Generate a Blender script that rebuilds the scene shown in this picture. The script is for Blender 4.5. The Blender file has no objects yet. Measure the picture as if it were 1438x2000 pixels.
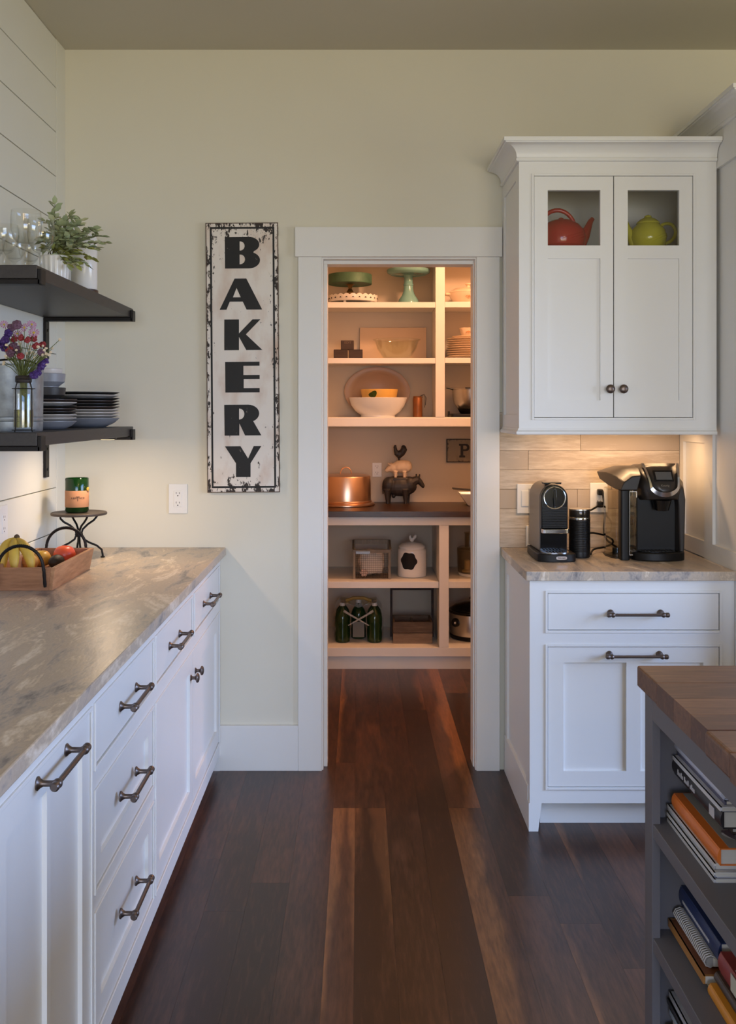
import bpy, bmesh, math, random
from mathutils import Vector, Matrix, Euler

random.seed(7)
PI = math.pi
SC = bpy.context.scene
COL = SC.collection

# ------------------------------------------------------------------ camera
H = 1.470                     # eye height
F = 1937.3                    # focal length in pixels of the 1438 x 2000 frame
VX, VY = 700.0, 805.0         # where the room's depth lines meet
cam_d = bpy.data.cameras.new('camera')
cam_d.sensor_fit = 'HORIZONTAL'
cam_d.sensor_width = 36.0
cam_d.lens = 36.0 * F / 1438.0
cam_d.shift_x = (719 - VX) / 1438.0
cam_d.shift_y = -(1000 - VY) / 1438.0
cam_d.clip_start = 0.05
cam = bpy.data.objects.new('camera', cam_d)
cam.location = (0, 0, H)
cam.rotation_euler = (PI / 2, 0, 0)
COL.objects.link(cam)
SC.camera = cam

# ------------------------------------------------------------------ light and exposure
SC.view_settings.view_transform = 'Standard'
SC.view_settings.look = 'None'
SC.view_settings.gamma = 1.0
SC.view_settings.use_curve_mapping = False
SC.view_settings.exposure = 0.03
SC.cycles.max_bounces = 8
SC.cycles.diffuse_bounces = 4
SC.cycles.glossy_bounces = 3
SC.cycles.transparent_max_bounces = 16
SC.cycles.transmission_bounces = 6
SC.cycles.sample_clamp_indirect = 4.0
SC.cycles.adaptive_threshold = 0.03

world = bpy.data.worlds.new('daylight')
world.use_nodes = True
world.node_tree.nodes['Background'].inputs[0].default_value = (0.62, 0.79, 1.0, 1)
world.node_tree.nodes['Background'].inputs[1].default_value = 1.2
SC.world = world

def area(name, loc, target, sx, sy, power, color, spread=PI):
    l = bpy.data.lights.new(name, 'AREA')
    l.shape = 'RECTANGLE'; l.size = sx; l.size_y = sy
    l.energy = power; l.color = color; l.spread = spread
    o = bpy.data.objects.new(name, l)
    o.location = loc
    d = Vector(target) - Vector(loc)
    o.rotation_euler = d.to_track_quat('-Z', 'Y').to_euler()
    COL.objects.link(o)
    return o

DAY = (0.25, 0.47, 1.0)          # sky light falling through the windows
GROUND = (1.0, 0.83, 0.36)      # light thrown up from the lawn outside
WARM = (1.0, 0.60, 0.30)
LAMP = (1.0, 0.68, 0.34)
area('window_light_right', (4.10, 1.5, 1.55), (3.10, 1.62, 0.80), 2.6, 1.5, 98, DAY, math.radians(110))
area('window_light_rear', (0.8, -3.40, 1.55), (0.8, -2.40, 0.84), 3.3, 1.6, 80, DAY, math.radians(104))
area('window_ground_right', (4.11, 1.5, 1.30), (2.4, 1.6, 1.60), 2.6, 1.3, 27, GROUND, math.radians(150))
area('window_ground_rear', (0.8, -3.41, 1.30), (0.8, -1.6, 1.55), 3.3, 1.3, 56, GROUND, math.radians(150))
PENDANTS = [(1.05, 0.35, 2.14), (1.05, -0.95, 2.14)]
PENDANT_NAMES = ['chain-hung glass pendant lamp above the near end of the island', 'chain-hung glass pendant lamp behind the viewer']
for p_ in PENDANTS:
    l_ = bpy.data.lights.new('pendant_bulb', 'POINT'); l_.energy = 14; l_.color = LAMP; l_.shadow_soft_size = 0.06
    o_ = bpy.data.objects.new('pendant_bulb', l_); o_.location = p_; COL.objects.link(o_)

# ------------------------------------------------------------------ materials
MATS = {}
def _new(name):
    m = bpy.data.materials.new(name); m.use_nodes = True
    nt = m.node_tree
    return m, nt, nt.nodes, nt.links, nt.nodes['Principled BSDF']

def lin(c):
    return tuple(((v / 12.92) if v <= 0.04045 else ((v + 0.055) / 1.055) ** 2.4) for v in c)
def s255(r, g, b):
    return lin((r / 255, g / 255, b / 255))

def mat(name, col, rough=0.5, metal=0.0, var=0.06, scale=6.0, bump=0.0, bscale=60.0, spec=0.5,
        stretch=(1, 1, 1), trans=0.0, ior=1.45, coat=0.0, alpha=1.0, emit=None, rvar=0.0):
    """Principled material with a little procedural variation of colour, gloss and relief."""
    if name in MATS: return MATS[name]
    m, nt, N, L, P = _new(name)
    tc = N.new('ShaderNodeTexCoord')
    mp = N.new('ShaderNodeMapping'); mp.inputs['Scale'].default_value = stretch
    L.new(tc.outputs['Object'], mp.inputs['Vector'])
    nz = N.new('ShaderNodeTexNoise'); nz.inputs['Scale'].default_value = scale; nz.inputs['Detail'].default_value = 4
    L.new(mp.outputs[0], nz.inputs['Vector'])
    mx = N.new('ShaderNodeMix'); mx.data_type = 'RGBA'
    mx.inputs[6].default_value = (*[max(0, c * (1 - var)) for c in col[:3]], 1)
    mx.inputs[7].default_value = (*[min(1, c * (1 + var)) for c in col[:3]], 1)
    L.new(nz.outputs['Fac'], mx.inputs[0])
    L.new(mx.outputs[2], P.inputs['Base Color'])
    P.inputs['Roughness'].default_value = rough
    if rvar:
        mr = N.new('ShaderNodeMapRange')
        mr.inputs['To Min'].default_value = max(0, rough - rvar); mr.inputs['To Max'].default_value = rough + rvar
        L.new(nz.outputs['Fac'], mr.inputs['Value']); L.new(mr.outputs[0], P.inputs['Roughness'])
    P.inputs['Metallic'].default_value = metal
    P.inputs['Specular IOR Level'].default_value = spec
    P.inputs['IOR'].default_value = ior
    P.inputs['Transmission Weight'].default_value = trans
    P.inputs['Coat Weight'].default_value = coat
    P.inputs['Alpha'].default_value = alpha
    if emit:
        P.inputs['Emission Color'].default_value = (*emit[:3], 1); P.inputs['Emission Strength'].default_value = emit[3]
    if bump:
        bz = N.new('ShaderNodeTexNoise'); bz.inputs['Scale'].default_value = bscale; bz.inputs['Detail'].default_value = 3
        L.new(mp.outputs[0], bz.inputs['Vector'])
        bp = N.new('ShaderNodeBump'); bp.inputs['Strength'].default_value = bump; bp.inputs['Distance'].default_value = 0.002
        L.new(bz.outputs['Fac'], bp.inputs['Height']); L.new(bp.outputs[0], P.inputs['Normal'])
    MATS[name] = m
    return m

def ramp_node(N, stops, interp='LINEAR'):
    r = N.new('ShaderNodeValToRGB'); r.color_ramp.interpolation = interp
    e = r.color_ramp.elements
    while len(e) < len(stops): e.new(0.5)
    for el, (p, c) in zip(e, stops):
        el.position = p; el.color = (*c[:3], 1)
    return r

def wood(name, dark, light, rough=0.4, axis=1, scale=5.0, stretch=12.0, coat=0.0, bump=0.15, rnd=0.25, ring=0.5):
    """Wood with long grain along one axis of the object, different on every piece."""
    if name in MATS: return MATS[name]
    m, nt, N, L, P = _new(name)
    tc = N.new('ShaderNodeTexCoord'); oi = N.new('ShaderNodeObjectInfo')
    ad = N.new('ShaderNodeVectorMath'); ad.operation = 'MULTIPLY_ADD'
    cb = N.new('ShaderNodeCombineXYZ')
    for i in range(3): L.new(oi.outputs['Random'], cb.inputs[i])
    L.new(cb.outputs[0], ad.inputs[0]); ad.inputs[1].default_value = (37, 53, 71); L.new(tc.outputs['Object'], ad.inputs[2])
    mp = N.new('ShaderNodeMapping')
    s = [stretch, stretch, stretch]; s[axis] = 1.0
    mp.inputs['Scale'].default_value = s
    L.new(ad.outputs[0], mp.inputs['Vector'])
    n1 = N.new('ShaderNodeTexNoise'); n1.inputs['Scale'].default_value = scale * 0.35; n1.inputs['Detail'].default_value = 3; n1.inputs['Distortion'].default_value = 0.8
    n2 = N.new('ShaderNodeTexNoise'); n2.inputs['Scale'].default_value = scale * 2.4; n2.inputs['Detail'].default_value = 6; n2.inputs['Roughness'].default_value = 0.65
    L.new(mp.outputs[0], n1.inputs['Vector']); L.new(mp.outputs[0], n2.inputs['Vector'])
    mul = N.new('ShaderNodeMath'); mul.operation = 'MULTIPLY'; mul.inputs[1].default_value = 9.0
    L.new(n1.outputs['Fac'], mul.inputs[0])
    sn = N.new('ShaderNodeMath'); sn.operation = 'SINE'; L.new(mul.outputs[0], sn.inputs[0])
    m1 = N.new('ShaderNodeMath'); m1.operation = 'MULTIPLY_ADD'; m1.inputs[1].default_value = 0.25 * ring; L.new(sn.outputs[0], m1.inputs[0]); L.new(n2.outputs['Fac'], m1.inputs[2])
    m2 = N.new('ShaderNodeMath'); m2.operation = 'MULTIPLY_ADD'; m2.inputs[1].default_value = rnd; m2.inputs[2].default_value = -rnd / 2; L.new(oi.outputs['Random'], m2.inputs[0])
    m3 = N.new('ShaderNodeMath'); m3.operation = 'ADD'; L.new(m1.outputs[0], m3.inputs[0]); L.new(m2.outputs[0], m3.inputs[1])
    rp = ramp_node(N, [(0.25, dark), (0.75, light)])
    L.new(m3.outputs[0], rp.inputs[0]); L.new(rp.outputs[0], P.inputs['Base Color'])
    P.inputs['Roughness'].default_value = rough; P.inputs['Coat Weight'].default_value = coat
    bp = N.new('ShaderNodeBump'); bp.inputs['Strength'].default_value = bump; bp.inputs['Distance'].default_value = 0.001
    L.new(n2.outputs['Fac'], bp.inputs['Height']); L.new(bp.outputs[0], P.inputs['Normal'])
    MATS[name] = m
    m['_color_out'] = rp.name
    return m

def floor_mat():
    m = wood('walnut_floor', s255(47, 26, 16), s255(97, 60, 41), rough=0.30, axis=1, scale=4.5, stretch=9.0, coat=0.0, rnd=0.36, ring=0.55, bump=0.08)
    nt = m.node_tree; N, L = nt.nodes, nt.links; P = N['Principled BSDF']
    rp = N[m['_color_out']]
    tc = N.new('ShaderNodeTexCoord'); sx = N.new('ShaderNodeSeparateXYZ'); L.new(tc.outputs['Generated'], sx.inputs[0])
    mp = N.new('ShaderNodeMapping'); mp.inputs['Scale'].default_value = (6, 1.6, 1)
    L.new(tc.outputs['Object'], mp.inputs['Vector'])
    nz = N.new('ShaderNodeTexNoise'); nz.inputs['Scale'].default_value = 1.6; nz.inputs['Detail'].default_value = 2
    L.new(mp.outputs[0], nz.inputs['Vector'])
    masks = []
    fa = N.new('ShaderNodeAttribute'); fa.attribute_type = 'OBJECT'; fa.attribute_name = 'sap_fade'
    iv = N.new('ShaderNodeMath'); iv.operation = 'SUBTRACT'; iv.inputs[0].default_value = 1.0; L.new(sx.outputs[1], iv.inputs[1])
    fd = N.new('ShaderNodeMath'); fd.operation = 'MULTIPLY'; L.new(fa.outputs['Fac'], fd.inputs[0]); L.new(iv.outputs[0], fd.inputs[1])
    for prop, flip in (('sap_left', False), ('sap_right', True)):
        at = N.new('ShaderNodeAttribute'); at.attribute_type = 'OBJECT'; at.attribute_name = prop
        a = N.new('ShaderNodeMath'); a.operation = 'MULTIPLY_ADD'; a.inputs[1].default_value = 0.9; L.new(nz.outputs['Fac'], a.inputs[0])
        sf = N.new('ShaderNodeMath'); sf.operation = 'SUBTRACT'; L.new(at.outputs['Fac'], sf.inputs[0]); L.new(fd.outputs[0], sf.inputs[1]); L.new(sf.outputs[0], a.inputs[2])
        if flip:
            fl = N.new('ShaderNodeMath'); fl.operation = 'SUBTRACT'; fl.inputs[0].default_value = 1.0; L.new(sx.outputs[0], fl.inputs[1]); src = fl.outputs[0]
        else: src = sx.outputs[0]
        b = N.new('ShaderNodeMath'); b.operation = 'SUBTRACT'; L.new(a.outputs[0], b.inputs[0]); L.new(src, b.inputs[1])
        c = N.new('ShaderNodeMapRange'); c.inputs['From Min'].default_value = 0.36; c.inputs['From Max'].default_value = 0.60; L.new(b.outputs[0], c.inputs['Value'])
        masks.append(c.outputs[0])
    mx = N.new('ShaderNodeMath'); mx.operation = 'MAXIMUM'; L.new(masks[0], mx.inputs[0]); L.new(masks[1], mx.inputs[1])
    sap = ramp_node(N, [(0.25, s255(94, 58, 33)), (0.75, s255(148, 97, 58))])
    L.new(rp.inputs[0].links[0].from_socket, sap.inputs[0])
    mix = N.new('ShaderNodeMix'); mix.data_type = 'RGBA'
    L.new(mx.outputs[0], mix.inputs[0]); L.new(rp.outputs[0], mix.inputs[6]); L.new(sap.outputs[0], mix.inputs[7])
    L.new(mix.outputs[2], P.inputs['Base Color'])
    return m

def granite(name, stops, rough=0.3, edge=False):
    if name in MATS: return MATS[name]
    m, nt, N, L, P = _new(name)
    tc = N.new('ShaderNodeTexCoord')
    mp = N.new('ShaderNodeMapping'); mp.inputs['Scale'].default_value = (3.4, 1.0, 2.0); mp.inputs['Rotation'].default_value = (0, 0, 1.05)
    L.new(tc.outputs['Object'], mp.inputs['Vector'])
    n1 = N.new('ShaderNodeTexNoise'); n1.inputs['Scale'].default_value = 2.2; n1.inputs['Detail'].default_value = 7; n1.inputs['Roughness'].default_value = 0.6; n1.inputs['Distortion'].default_value = 1.8
    n2 = N.new('ShaderNodeTexNoise'); n2.inputs['Scale'].default_value = 45; n2.inputs['Detail'].default_value = 5
    L.new(mp.outputs[0], n1.inputs['Vector']); L.new(mp.outputs[0], n2.inputs['Vector'])
    ad = N.new('ShaderNodeMath'); ad.operation = 'MULTIPLY_ADD'; ad.inputs[1].default_value = 0.22
    sb = N.new('ShaderNodeMath'); sb.operation = 'SUBTRACT'; sb.inputs[1].default_value = 0.11
    L.new(n2.outputs['Fac'], ad.inputs[0]); L.new(n1.outputs['Fac'], sb.inputs[0]); L.new(sb.outputs[0], ad.inputs[2])
    rp = ramp_node(N, stops); L.new(ad.outputs[0], rp.inputs[0])
    L.new(rp.outputs[0], P.inputs['Base Color'])
    P.inputs['Roughness'].default_value = rough
    bp = N.new('ShaderNodeBump'); bp.inputs['Strength'].default_value = 0.12; bp.inputs['Distance'].default_value = 0.002
    L.new(n2.outputs['Fac'], bp.inputs['Height']); L.new(bp.outputs[0], P.inputs['Normal'])
    MATS[name] = m
    return m

def glass(name, tint=(1, 1, 1), rough=0.0, clear=0.85):
    """Thin clear glass: mostly see-through with real reflections."""
    if name in MATS: return MATS[name]
    m, nt, N, L, P = _new(name)
    N.remove(P)
    out = N['Material Output']
    tr = N.new('ShaderNodeBsdfTransparent'); tr.inputs[0].default_value = (*tint, 1)
    gl = N.new('ShaderNodeBsdfGlossy'); gl.inputs['Roughness'].default_value = rough
    lw = N.new('ShaderNodeLayerWeight'); lw.inputs['Blend'].default_value = 0.5
    pw = N.new('ShaderNodeMath'); pw.operation = 'POWER'; pw.inputs[1].default_value = 3.5; L.new(lw.outputs['Facing'], pw.inputs[0])
    ml = N.new('ShaderNodeMath'); ml.operation = 'MULTIPLY_ADD'; ml.inputs[1].default_value = 0.55; ml.inputs[2].default_value = max(0.03, (1 - clear) * 0.45)
    ml.use_clamp = True
    L.new(pw.outputs[0], ml.inputs[0])
    mx = N.new('ShaderNodeMixShader'); L.new(ml.outputs[0], mx.inputs[0]); L.new(tr.outputs[0], mx.inputs[1]); L.new(gl.outputs[0], mx.inputs[2])
    L.new(mx.outputs[0], out.inputs['Surface'])
    MATS[name] = m
    return m

def distressed(name, base, wear, dark, amount=0.5, scale=9.0, edge=None):
    """Old painted tin: base coat with rubbed stains and dark chips, more of them at the rim."""
    if name in MATS: return MATS[name]
    m, nt, N, L, P = _new(name)
    tc = N.new('ShaderNodeTexCoord')
    n1 = N.new('ShaderNodeTexNoise'); n1.inputs['Scale'].default_value = scale; n1.inputs['Detail'].default_value = 6
    n2 = N.new('ShaderNodeTexNoise'); n2.inputs['Scale'].default_value = scale * 4.5; n2.inputs['Detail'].default_value = 5; n2.inputs['Roughness'].default_value = 0.7
    mp = N.new('ShaderNodeMapping'); mp.inputs['Scale'].default_value = (1.6, 1, 0.8); L.new(tc.outputs['Object'], mp.inputs['Vector'])
    L.new(mp.outputs[0], n1.inputs['Vector']); L.new(mp.outputs[0], n2.inputs['Vector'])
    r1 = ramp_node(N, [(0.48, (0, 0, 0)), (0.75, (1, 1, 1))]); L.new(n1.outputs['Fac'], r1.inputs[0])
    mx = N.new('ShaderNodeMix'); mx.data_type = 'RGBA'; mx.inputs[6].default_value = (*base, 1); mx.inputs[7].default_value = (*wear, 1)
    L.new(r1.outputs[0], mx.inputs[0])
    # chips: threshold falls towards the rim
    sp = N.new('ShaderNodeSeparateXYZ'); L.new(tc.outputs['Generated'], sp.inputs[0])
    def rim(sock):
        a = N.new('ShaderNodeMath'); a.operation = 'SUBTRACT'; a.inputs[1].default_value = 0.5; L.new(sock, a.inputs[0])
        b = N.new('ShaderNodeMath'); b.operation = 'ABSOLUTE'; L.new(a.outputs[0], b.inputs[0]); return b.outputs[0]
    mxm = N.new('ShaderNodeMath'); mxm.operation = 'MAXIMUM'; L.new(rim(sp.outputs[0]), mxm.inputs[0]); L.new(rim(sp.outputs[2]), mxm.inputs[1])
    rr = N.new('ShaderNodeMapRange'); rr.inputs['From Min'].default_value = 0.36; rr.inputs['From Max'].default_value = 0.5
    rr.inputs['To Min'].default_value = 0.0; rr.inputs['To Max'].default_value = 0.13 * amount * 2
    L.new(mxm.outputs[0], rr.inputs['Value'])
    ad = N.new('ShaderNodeMath'); ad.operation = 'ADD'; L.new(n2.outputs['Fac'], ad.inputs[0]); L.new(rr.outputs[0], ad.inputs[1])
    r2 = ramp_node(N, [(0.665, (0, 0, 0)), (0.70, (1, 1, 1))]); L.new(ad.outputs[0], r2.inputs[0])
    m2 = N.new('ShaderNodeMix'); m2.data_type = 'RGBA'; m2.inputs[7].default_value = (*dark, 1)
    L.new(mx.outputs[2], m2.inputs[6]); L.new(r2.outputs[0], m2.inputs[0]); L.new(m2.outputs[2], P.inputs['Base Color'])
    P.inputs['Roughness'].default_value = 0.6
    MATS[name] = m
    return m

M_WHITE = mat('white_cabinet_paint', (0.80, 0.80, 0.785), rough=0.38, var=0.01, bump=0.02, bscale=400)
M_TRIM = mat('white_trim_paint', (0.80, 0.785, 0.75), rough=0.4, var=0.01, bump=0.02, bscale=300)
M_WALL = mat('warm_wall_paint', (0.75, 0.715, 0.60), rough=0.85, var=0.012, bump=0.05, bscale=500)
M_SHIP = mat('shiplap_paint', (0.76, 0.745, 0.655), rough=0.5, var=0.01, bump=0.03, bscale=200)
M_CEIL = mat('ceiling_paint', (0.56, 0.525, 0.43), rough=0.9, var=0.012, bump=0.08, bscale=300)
M_FLOOR = floor_mat()
M_GRAN = granite('leathered_granite', [(0.32, s255(122, 117, 115)), (0.42, s255(168, 158, 149)), (0.49, s255(192, 176, 158)), (0.55, s255(182, 166, 148)), (0.60, s255(204, 187, 165)), (0.68, s255(230, 217, 201))], rough=0.34)
M_BLACKM = mat('black_steel', s255(34, 31, 30), rough=0.45, metal=0.6, var=0.2, bump=0.05, bscale=200)
M_SHELF = wood('black_stained_wood', s255(40, 35, 34), s255(54, 48, 46), rough=0.42, axis=1, scale=6, stretch=10, rnd=0.1, bump=0.2)
M_BRONZE = mat('dark_bronze', s255(112, 100, 94), rough=0.36, metal=0.85, var=0.15, scale=40)
M_BLACK = mat('matt_black_plastic', s255(17, 16, 16), rough=0.40, var=0.08, spec=0.35)
M_GLOSSB = mat('gloss_black_plastic', s255(16, 16, 17), rough=0.12, var=0.05)
M_CHROME = mat('chrome', (0.72, 0.72, 0.72), rough=0.12, metal=1.0, var=0.02)
M_STEEL = mat('brushed_steel', (0.60, 0.58, 0.55), rough=0.27, metal=1.0, var=0.06, stretch=(1, 1, 12))
M_PORC = mat('white_porcelain', (0.80, 0.78, 0.73), rough=0.15, var=0.015)
M_PLATE = mat('white_plastic_plate', (0.82, 0.81, 0.78), rough=0.3, var=0.01)
M_SLOT = mat('dark_slot', (0.02, 0.02, 0.02), rough=0.6)
M_PANTRY = mat('pantry_paint', (0.80, 0.775, 0.73), rough=0.42, var=0.01, bump=0.02, bscale=300)
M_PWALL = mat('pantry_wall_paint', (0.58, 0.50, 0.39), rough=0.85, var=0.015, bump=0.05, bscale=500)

# ------------------------------------------------------------------ mesh helpers
def W(px, py, Y):
    """Point of the room at depth Y that the photograph shows at pixel (px, py)."""
    return ((px - VX) * Y / F, Y, H - (py - VY) * Y / F)
def S(Y):
    return Y / F

class B:
    """Collects shapes in one bmesh and links them as one mesh object."""
    def __init__(self): self.bm = bmesh.new()
    def box(self, x0, x1, y0, y1, z0, z1):
        v = [self.bm.verts.new(p) for p in ((x0,y0,z0),(x1,y0,z0),(x1,y1,z0),(x0,y1,z0),(x0,y0,z1),(x1,y0,z1),(x1,y1,z1),(x0,y1,z1))]
        for f in ((3,2,1,0),(4,5,6,7),(0,1,5,4),(1,2,6,5),(2,3,7,6),(3,0,4,7)): self.bm.faces.new([v[i] for i in f])
        return self
    def hexa(self, lo, hi):
        """Eight-corner block: four points below, four above, both anticlockwise from above."""
        v = [self.bm.verts.new(p) for p in list(lo) + list(hi)]
        for f in ((3,2,1,0),(4,5,6,7),(0,1,5,4),(1,2,6,5),(2,3,7,6),(3,0,4,7)): self.bm.faces.new([v[i] for i in f])
        return self
    def ring(self, pts): return [self.bm.verts.new(p) for p in pts]
    def bridge(self, a, b):
        n = len(a)
        for i in range(n): self.bm.faces.new((a[i], a[(i+1) % n], b[(i+1) % n], b[i]))
    def cap(self, r, flip=False): self.bm.faces.new(list(reversed(r)) if flip else r)
    def lathe(self, prof, c=(0, 0, 0), n=28, sx=1.0, sy=1.0, cap0=True, cap1=True, flute=None, wob=None):
        rings = []
        for k, (r, z) in enumerate(prof):
            pts = []
            for i in range(n):
                a = 2 * PI * i / n
                rr = r * (flute(a, z) if flute else 1.0)
                pts.append((c[0] + rr * sx * math.cos(a), c[1] + rr * sy * math.sin(a), c[2] + z + (wob(a, k) if wob else 0)))
            rings.append(self.ring(pts))
        for a, b in zip(rings, rings[1:]): self.bridge(a, b)
        if cap0: self.cap(rings[0], True)
        if cap1: self.cap(rings[-1])
        return self
    def tube(self, pts, r, n=8, closed=False, caps=True):
        P = [Vector(p) for p in pts]
        rs = r if isinstance(r, (list, tuple)) else [r] * len(P)
        rings = []; up = None
        for i, p in enumerate(P):
            if closed: t = P[(i+1) % len(P)] - P[i-1]
            else: t = P[min(i+1, len(P)-1)] - P[max(i-1, 0)]
            t.normalize()
            if up is None: up = Vector((0, 0, 1)) if abs(t.z) < 0.9 else Vector((1, 0, 0))
            a = t.cross(up)
            if a.length < 1e-5: a = t.orthogonal()
            a.normalize(); b = a.cross(t).normalized(); up = b
            rings.append(self.ring([p + rs[i] * (math.cos(2*PI*k/n) * a + math.sin(2*PI*k/n) * b) for k in range(n)]))
        for a, b in zip(rings, rings[1:]): self.bridge(b, a)
        if closed: self.bridge(rings[0], rings[-1])
        elif caps: self.cap(rings[0]); self.cap(rings[-1], True)
        return self
    def cyl(self, p0, p1, r0, r1=None, n=20):
        p0, p1 = Vector(p0), Vector(p1); r1 = r0 if r1 is None else r1
        t = (p1 - p0).normalized(); a = t.orthogonal().normalized(); b = t.cross(a)
        R = []
        for p, r in ((p0, r0), (p1, r1)):
            R.append(self.ring([p + r * (math.cos(2*PI*k/n) * a + math.sin(2*PI*k/n) * b) for k in range(n)]))
        self.bridge(R[0], R[1]); self.cap(R[0], True); self.cap(R[1])
        return self
    def turned(self, p0, axis, prof, n=16):
        """Lathe along any axis: prof is a list of (distance, radius)."""
        t = Vector(axis).normalized(); a = t.orthogonal().normalized(); b = t.cross(a); p0 = Vector(p0)
        R = [self.ring([p0 + t * d + r * (math.cos(2*PI*k/n) * a + math.sin(2*PI*k/n) * b) for k in range(n)]) for d, r in prof]
        for x, y in zip(R, R[1:]): self.bridge(x, y)
        self.cap(R[0], True); self.cap(R[-1])
        return self
    def prism(self, poly, h0, h1, plane='xz', scale1=None, c1=None):
        """Extrude a polygon; plane 'xz' runs along y, 'xy' along z, 'yz' along x."""
        def P(u, v, h): return {'xz': (u, h, v), 'xy': (u, v, h), 'yz': (h, u, v)}[plane]
        a = self.ring([P(u, v, h0) for u, v in poly]); b = self.ring([P(u, v, h1) for u, v in poly])
        self.bridge(a, b); self.cap(a, True); self.cap(b)
        return self
    def ball(self, c, r, n=16, m=10, rot=None, warp=None):
        r = r if isinstance(r, (tuple, list)) else (r, r, r)
        rot = rot or Matrix.Identity(3)
        R = []
        c = Vector(c)
        for j in range(1, m):
            th = PI * j / m
            row = []
            for i in range(n):
                a = 2 * PI * i / n
                v = Vector((math.sin(th) * math.cos(a), math.sin(th) * math.sin(a), -math.cos(th)))
                k = warp(v) if warp else 1.0
                row.append(c + rot @ Vector((v.x * r[0] * k, v.y * r[1] * k, v.z * r[2] * k)))
            R.append(self.ring(row))
        for a, b in zip(R, R[1:]): self.bridge(a, b)
        lo = self.bm.verts.new(c + rot @ Vector((0, 0, -r[2] * (warp(Vector((0, 0, -1))) if warp else 1)))); hi = self.bm.verts.new(c + rot @ Vector((0, 0, r[2] * (warp(Vector((0, 0, 1))) if warp else 1))))
        for i in range(n):
            self.bm.faces.new((lo, R[0][(i+1) % n], R[0][i])); self.bm.faces.new((hi, R[-1][i], R[-1][(i+1) % n]))
        return self
    def frame(self, x0, x1, z0, z1, y0, y1, w, plane='xz', w_top=None, w_bot=None):
        """Rectangular frame of four bars (mitred as two stiles and two rails)."""
        wt = w if w_top is None else w_top; wb = w if w_bot is None else w_bot
        if plane == 'xz':
            self.box(x0, x0 + w, y0, y1, z0, z1); self.box(x1 - w, x1, y0, y1, z0, z1)
            self.box(x0 + w, x1 - w, y0, y1, z1 - wt, z1); self.box(x0 + w, x1 - w, y0, y1, z0, z0 + wb)
        else:   # 'yz': x0,x1 are y limits and y0,y1 are x limits
            self.box(y0, y1, x0, x0 + w, z0, z1); self.box(y0, y1, x1 - w, x1, z0, z1)
            self.box(y0, y1, x0 + w, x1 - w, z1 - wt, z1); self.box(y0, y1, x0 + w, x1 - w, z0, z0 + wb)
        return self
    def build(self, name, m, parent=None, smooth=False, bevel=0.0, seg=2, world=False, label=None, ang=38):
        bmesh.ops.recalc_face_normals(self.bm, faces=self.bm.faces[:])
        me = bpy.data.meshes.new(name); self.bm.to_mesh(me); self.bm.free()
        me.materials.append(m)
        if world and parent is not None:
            r = parent
            while r.parent: r = r.parent
            if r.location.length > 0: me.transform(Matrix.Translation(-r.location))
        if smooth:
            for p in me.polygons: p.use_smooth = True
            me.set_sharp_from_angle(angle=math.radians(ang))
        o = bpy.data.objects.new(name, me); COL.objects.link(o)
        if parent is not None: o.parent = parent
        if bevel:
            md = o.modifiers.new('bevel', 'BEVEL'); md.width = bevel; md.segments = seg; md.limit_method = 'ANGLE'; md.angle_limit = math.radians(40)
            md.harden_normals = False
        if label: o['label'] = label
        return o

def thing(name, label, cat, loc=(0, 0, 0), rot=0.0, group=None):
    o = bpy.data.objects.new(name, None); o.empty_display_size = 0.05
    COL.objects.link(o); o.location = loc; o.rotation_euler = (0, 0, rot)
    o['label'] = label; o['category'] = cat
    if group: o['group'] = group
    return o
def tag(o, label, cat, group=None):
    o['label'] = label; o['category'] = cat
    if group: o['group'] = group
    return o
def struct(o):
    o['kind'] = 'structure'; return o
def dup(root, loc=None, rot=None, label=None, parent=None):
    r = root.copy(); COL.objects.link(r)
    if parent is not None: r.parent = parent
    if loc is not None: r.location = loc
    if rot is not None: r.rotation_euler = rot if isinstance(rot, (tuple, Euler)) else (0, 0, rot)
    if label: r['label'] = label
    for ch in list(root.children): dup(ch, parent=r)
    return r

def outline_mesh(splines, depth, name='glyph'):
    """Flat letter or mark from closed outlines (holes allowed), given a small thickness; lies in xz facing -y."""
    cu = bpy.data.curves.new(name, 'CURVE'); cu.dimensions = '2D'; cu.fill_mode = 'BOTH'; cu.extrude = depth / 2
    for sp in splines:
        s = cu.splines.new('POLY'); s.points.add(len(sp) - 1); s.use_cyclic_u = True
        for p, (u, v) in zip(s.points, sp): p.co = (u, v, 0, 1)
    o = bpy.data.objects.new(name, cu); COL.objects.link(o)
    dg = bpy.context.evaluated_depsgraph_get()
    me = bpy.data.meshes.new_from_object(o.evaluated_get(dg))
    bpy.data.objects.remove(o); bpy.data.curves.remove(cu)
    me.transform(Matrix.Rotation(PI / 2, 4, 'X'))
    return me
def text_mesh(s, size, depth=0.0004, name='lettering', spacing=1.0, bold=0.0):
    cu = bpy.data.curves.new(name, 'FONT'); cu.body = s; cu.size = size; cu.extrude = depth / 2; cu.offset = bold
    cu.align_x = 'CENTER'; cu.align_y = 'CENTER'; cu.space_character = spacing; cu.resolution_u = 3
    o = bpy.data.objects.new(name, cu); COL.objects.link(o)
    dg = bpy.context.evaluated_depsgraph_get()
    me = bpy.data.meshes.new_from_object(o.evaluated_get(dg))
    bpy.data.objects.remove(o); bpy.data.curves.remove(cu)
    me.transform(Matrix.Rotation(PI / 2, 4, 'X'))
    return me
def put_mesh(me, name, m, parent, loc=(0, 0, 0), rot=(0, 0, 0)):
    me.materials.clear(); me.materials.append(m)
    o = bpy.data.objects.new(name, me); COL.objects.link(o)
    o.parent = parent; o.location = loc; o.rotation_euler = rot
    return o
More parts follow.
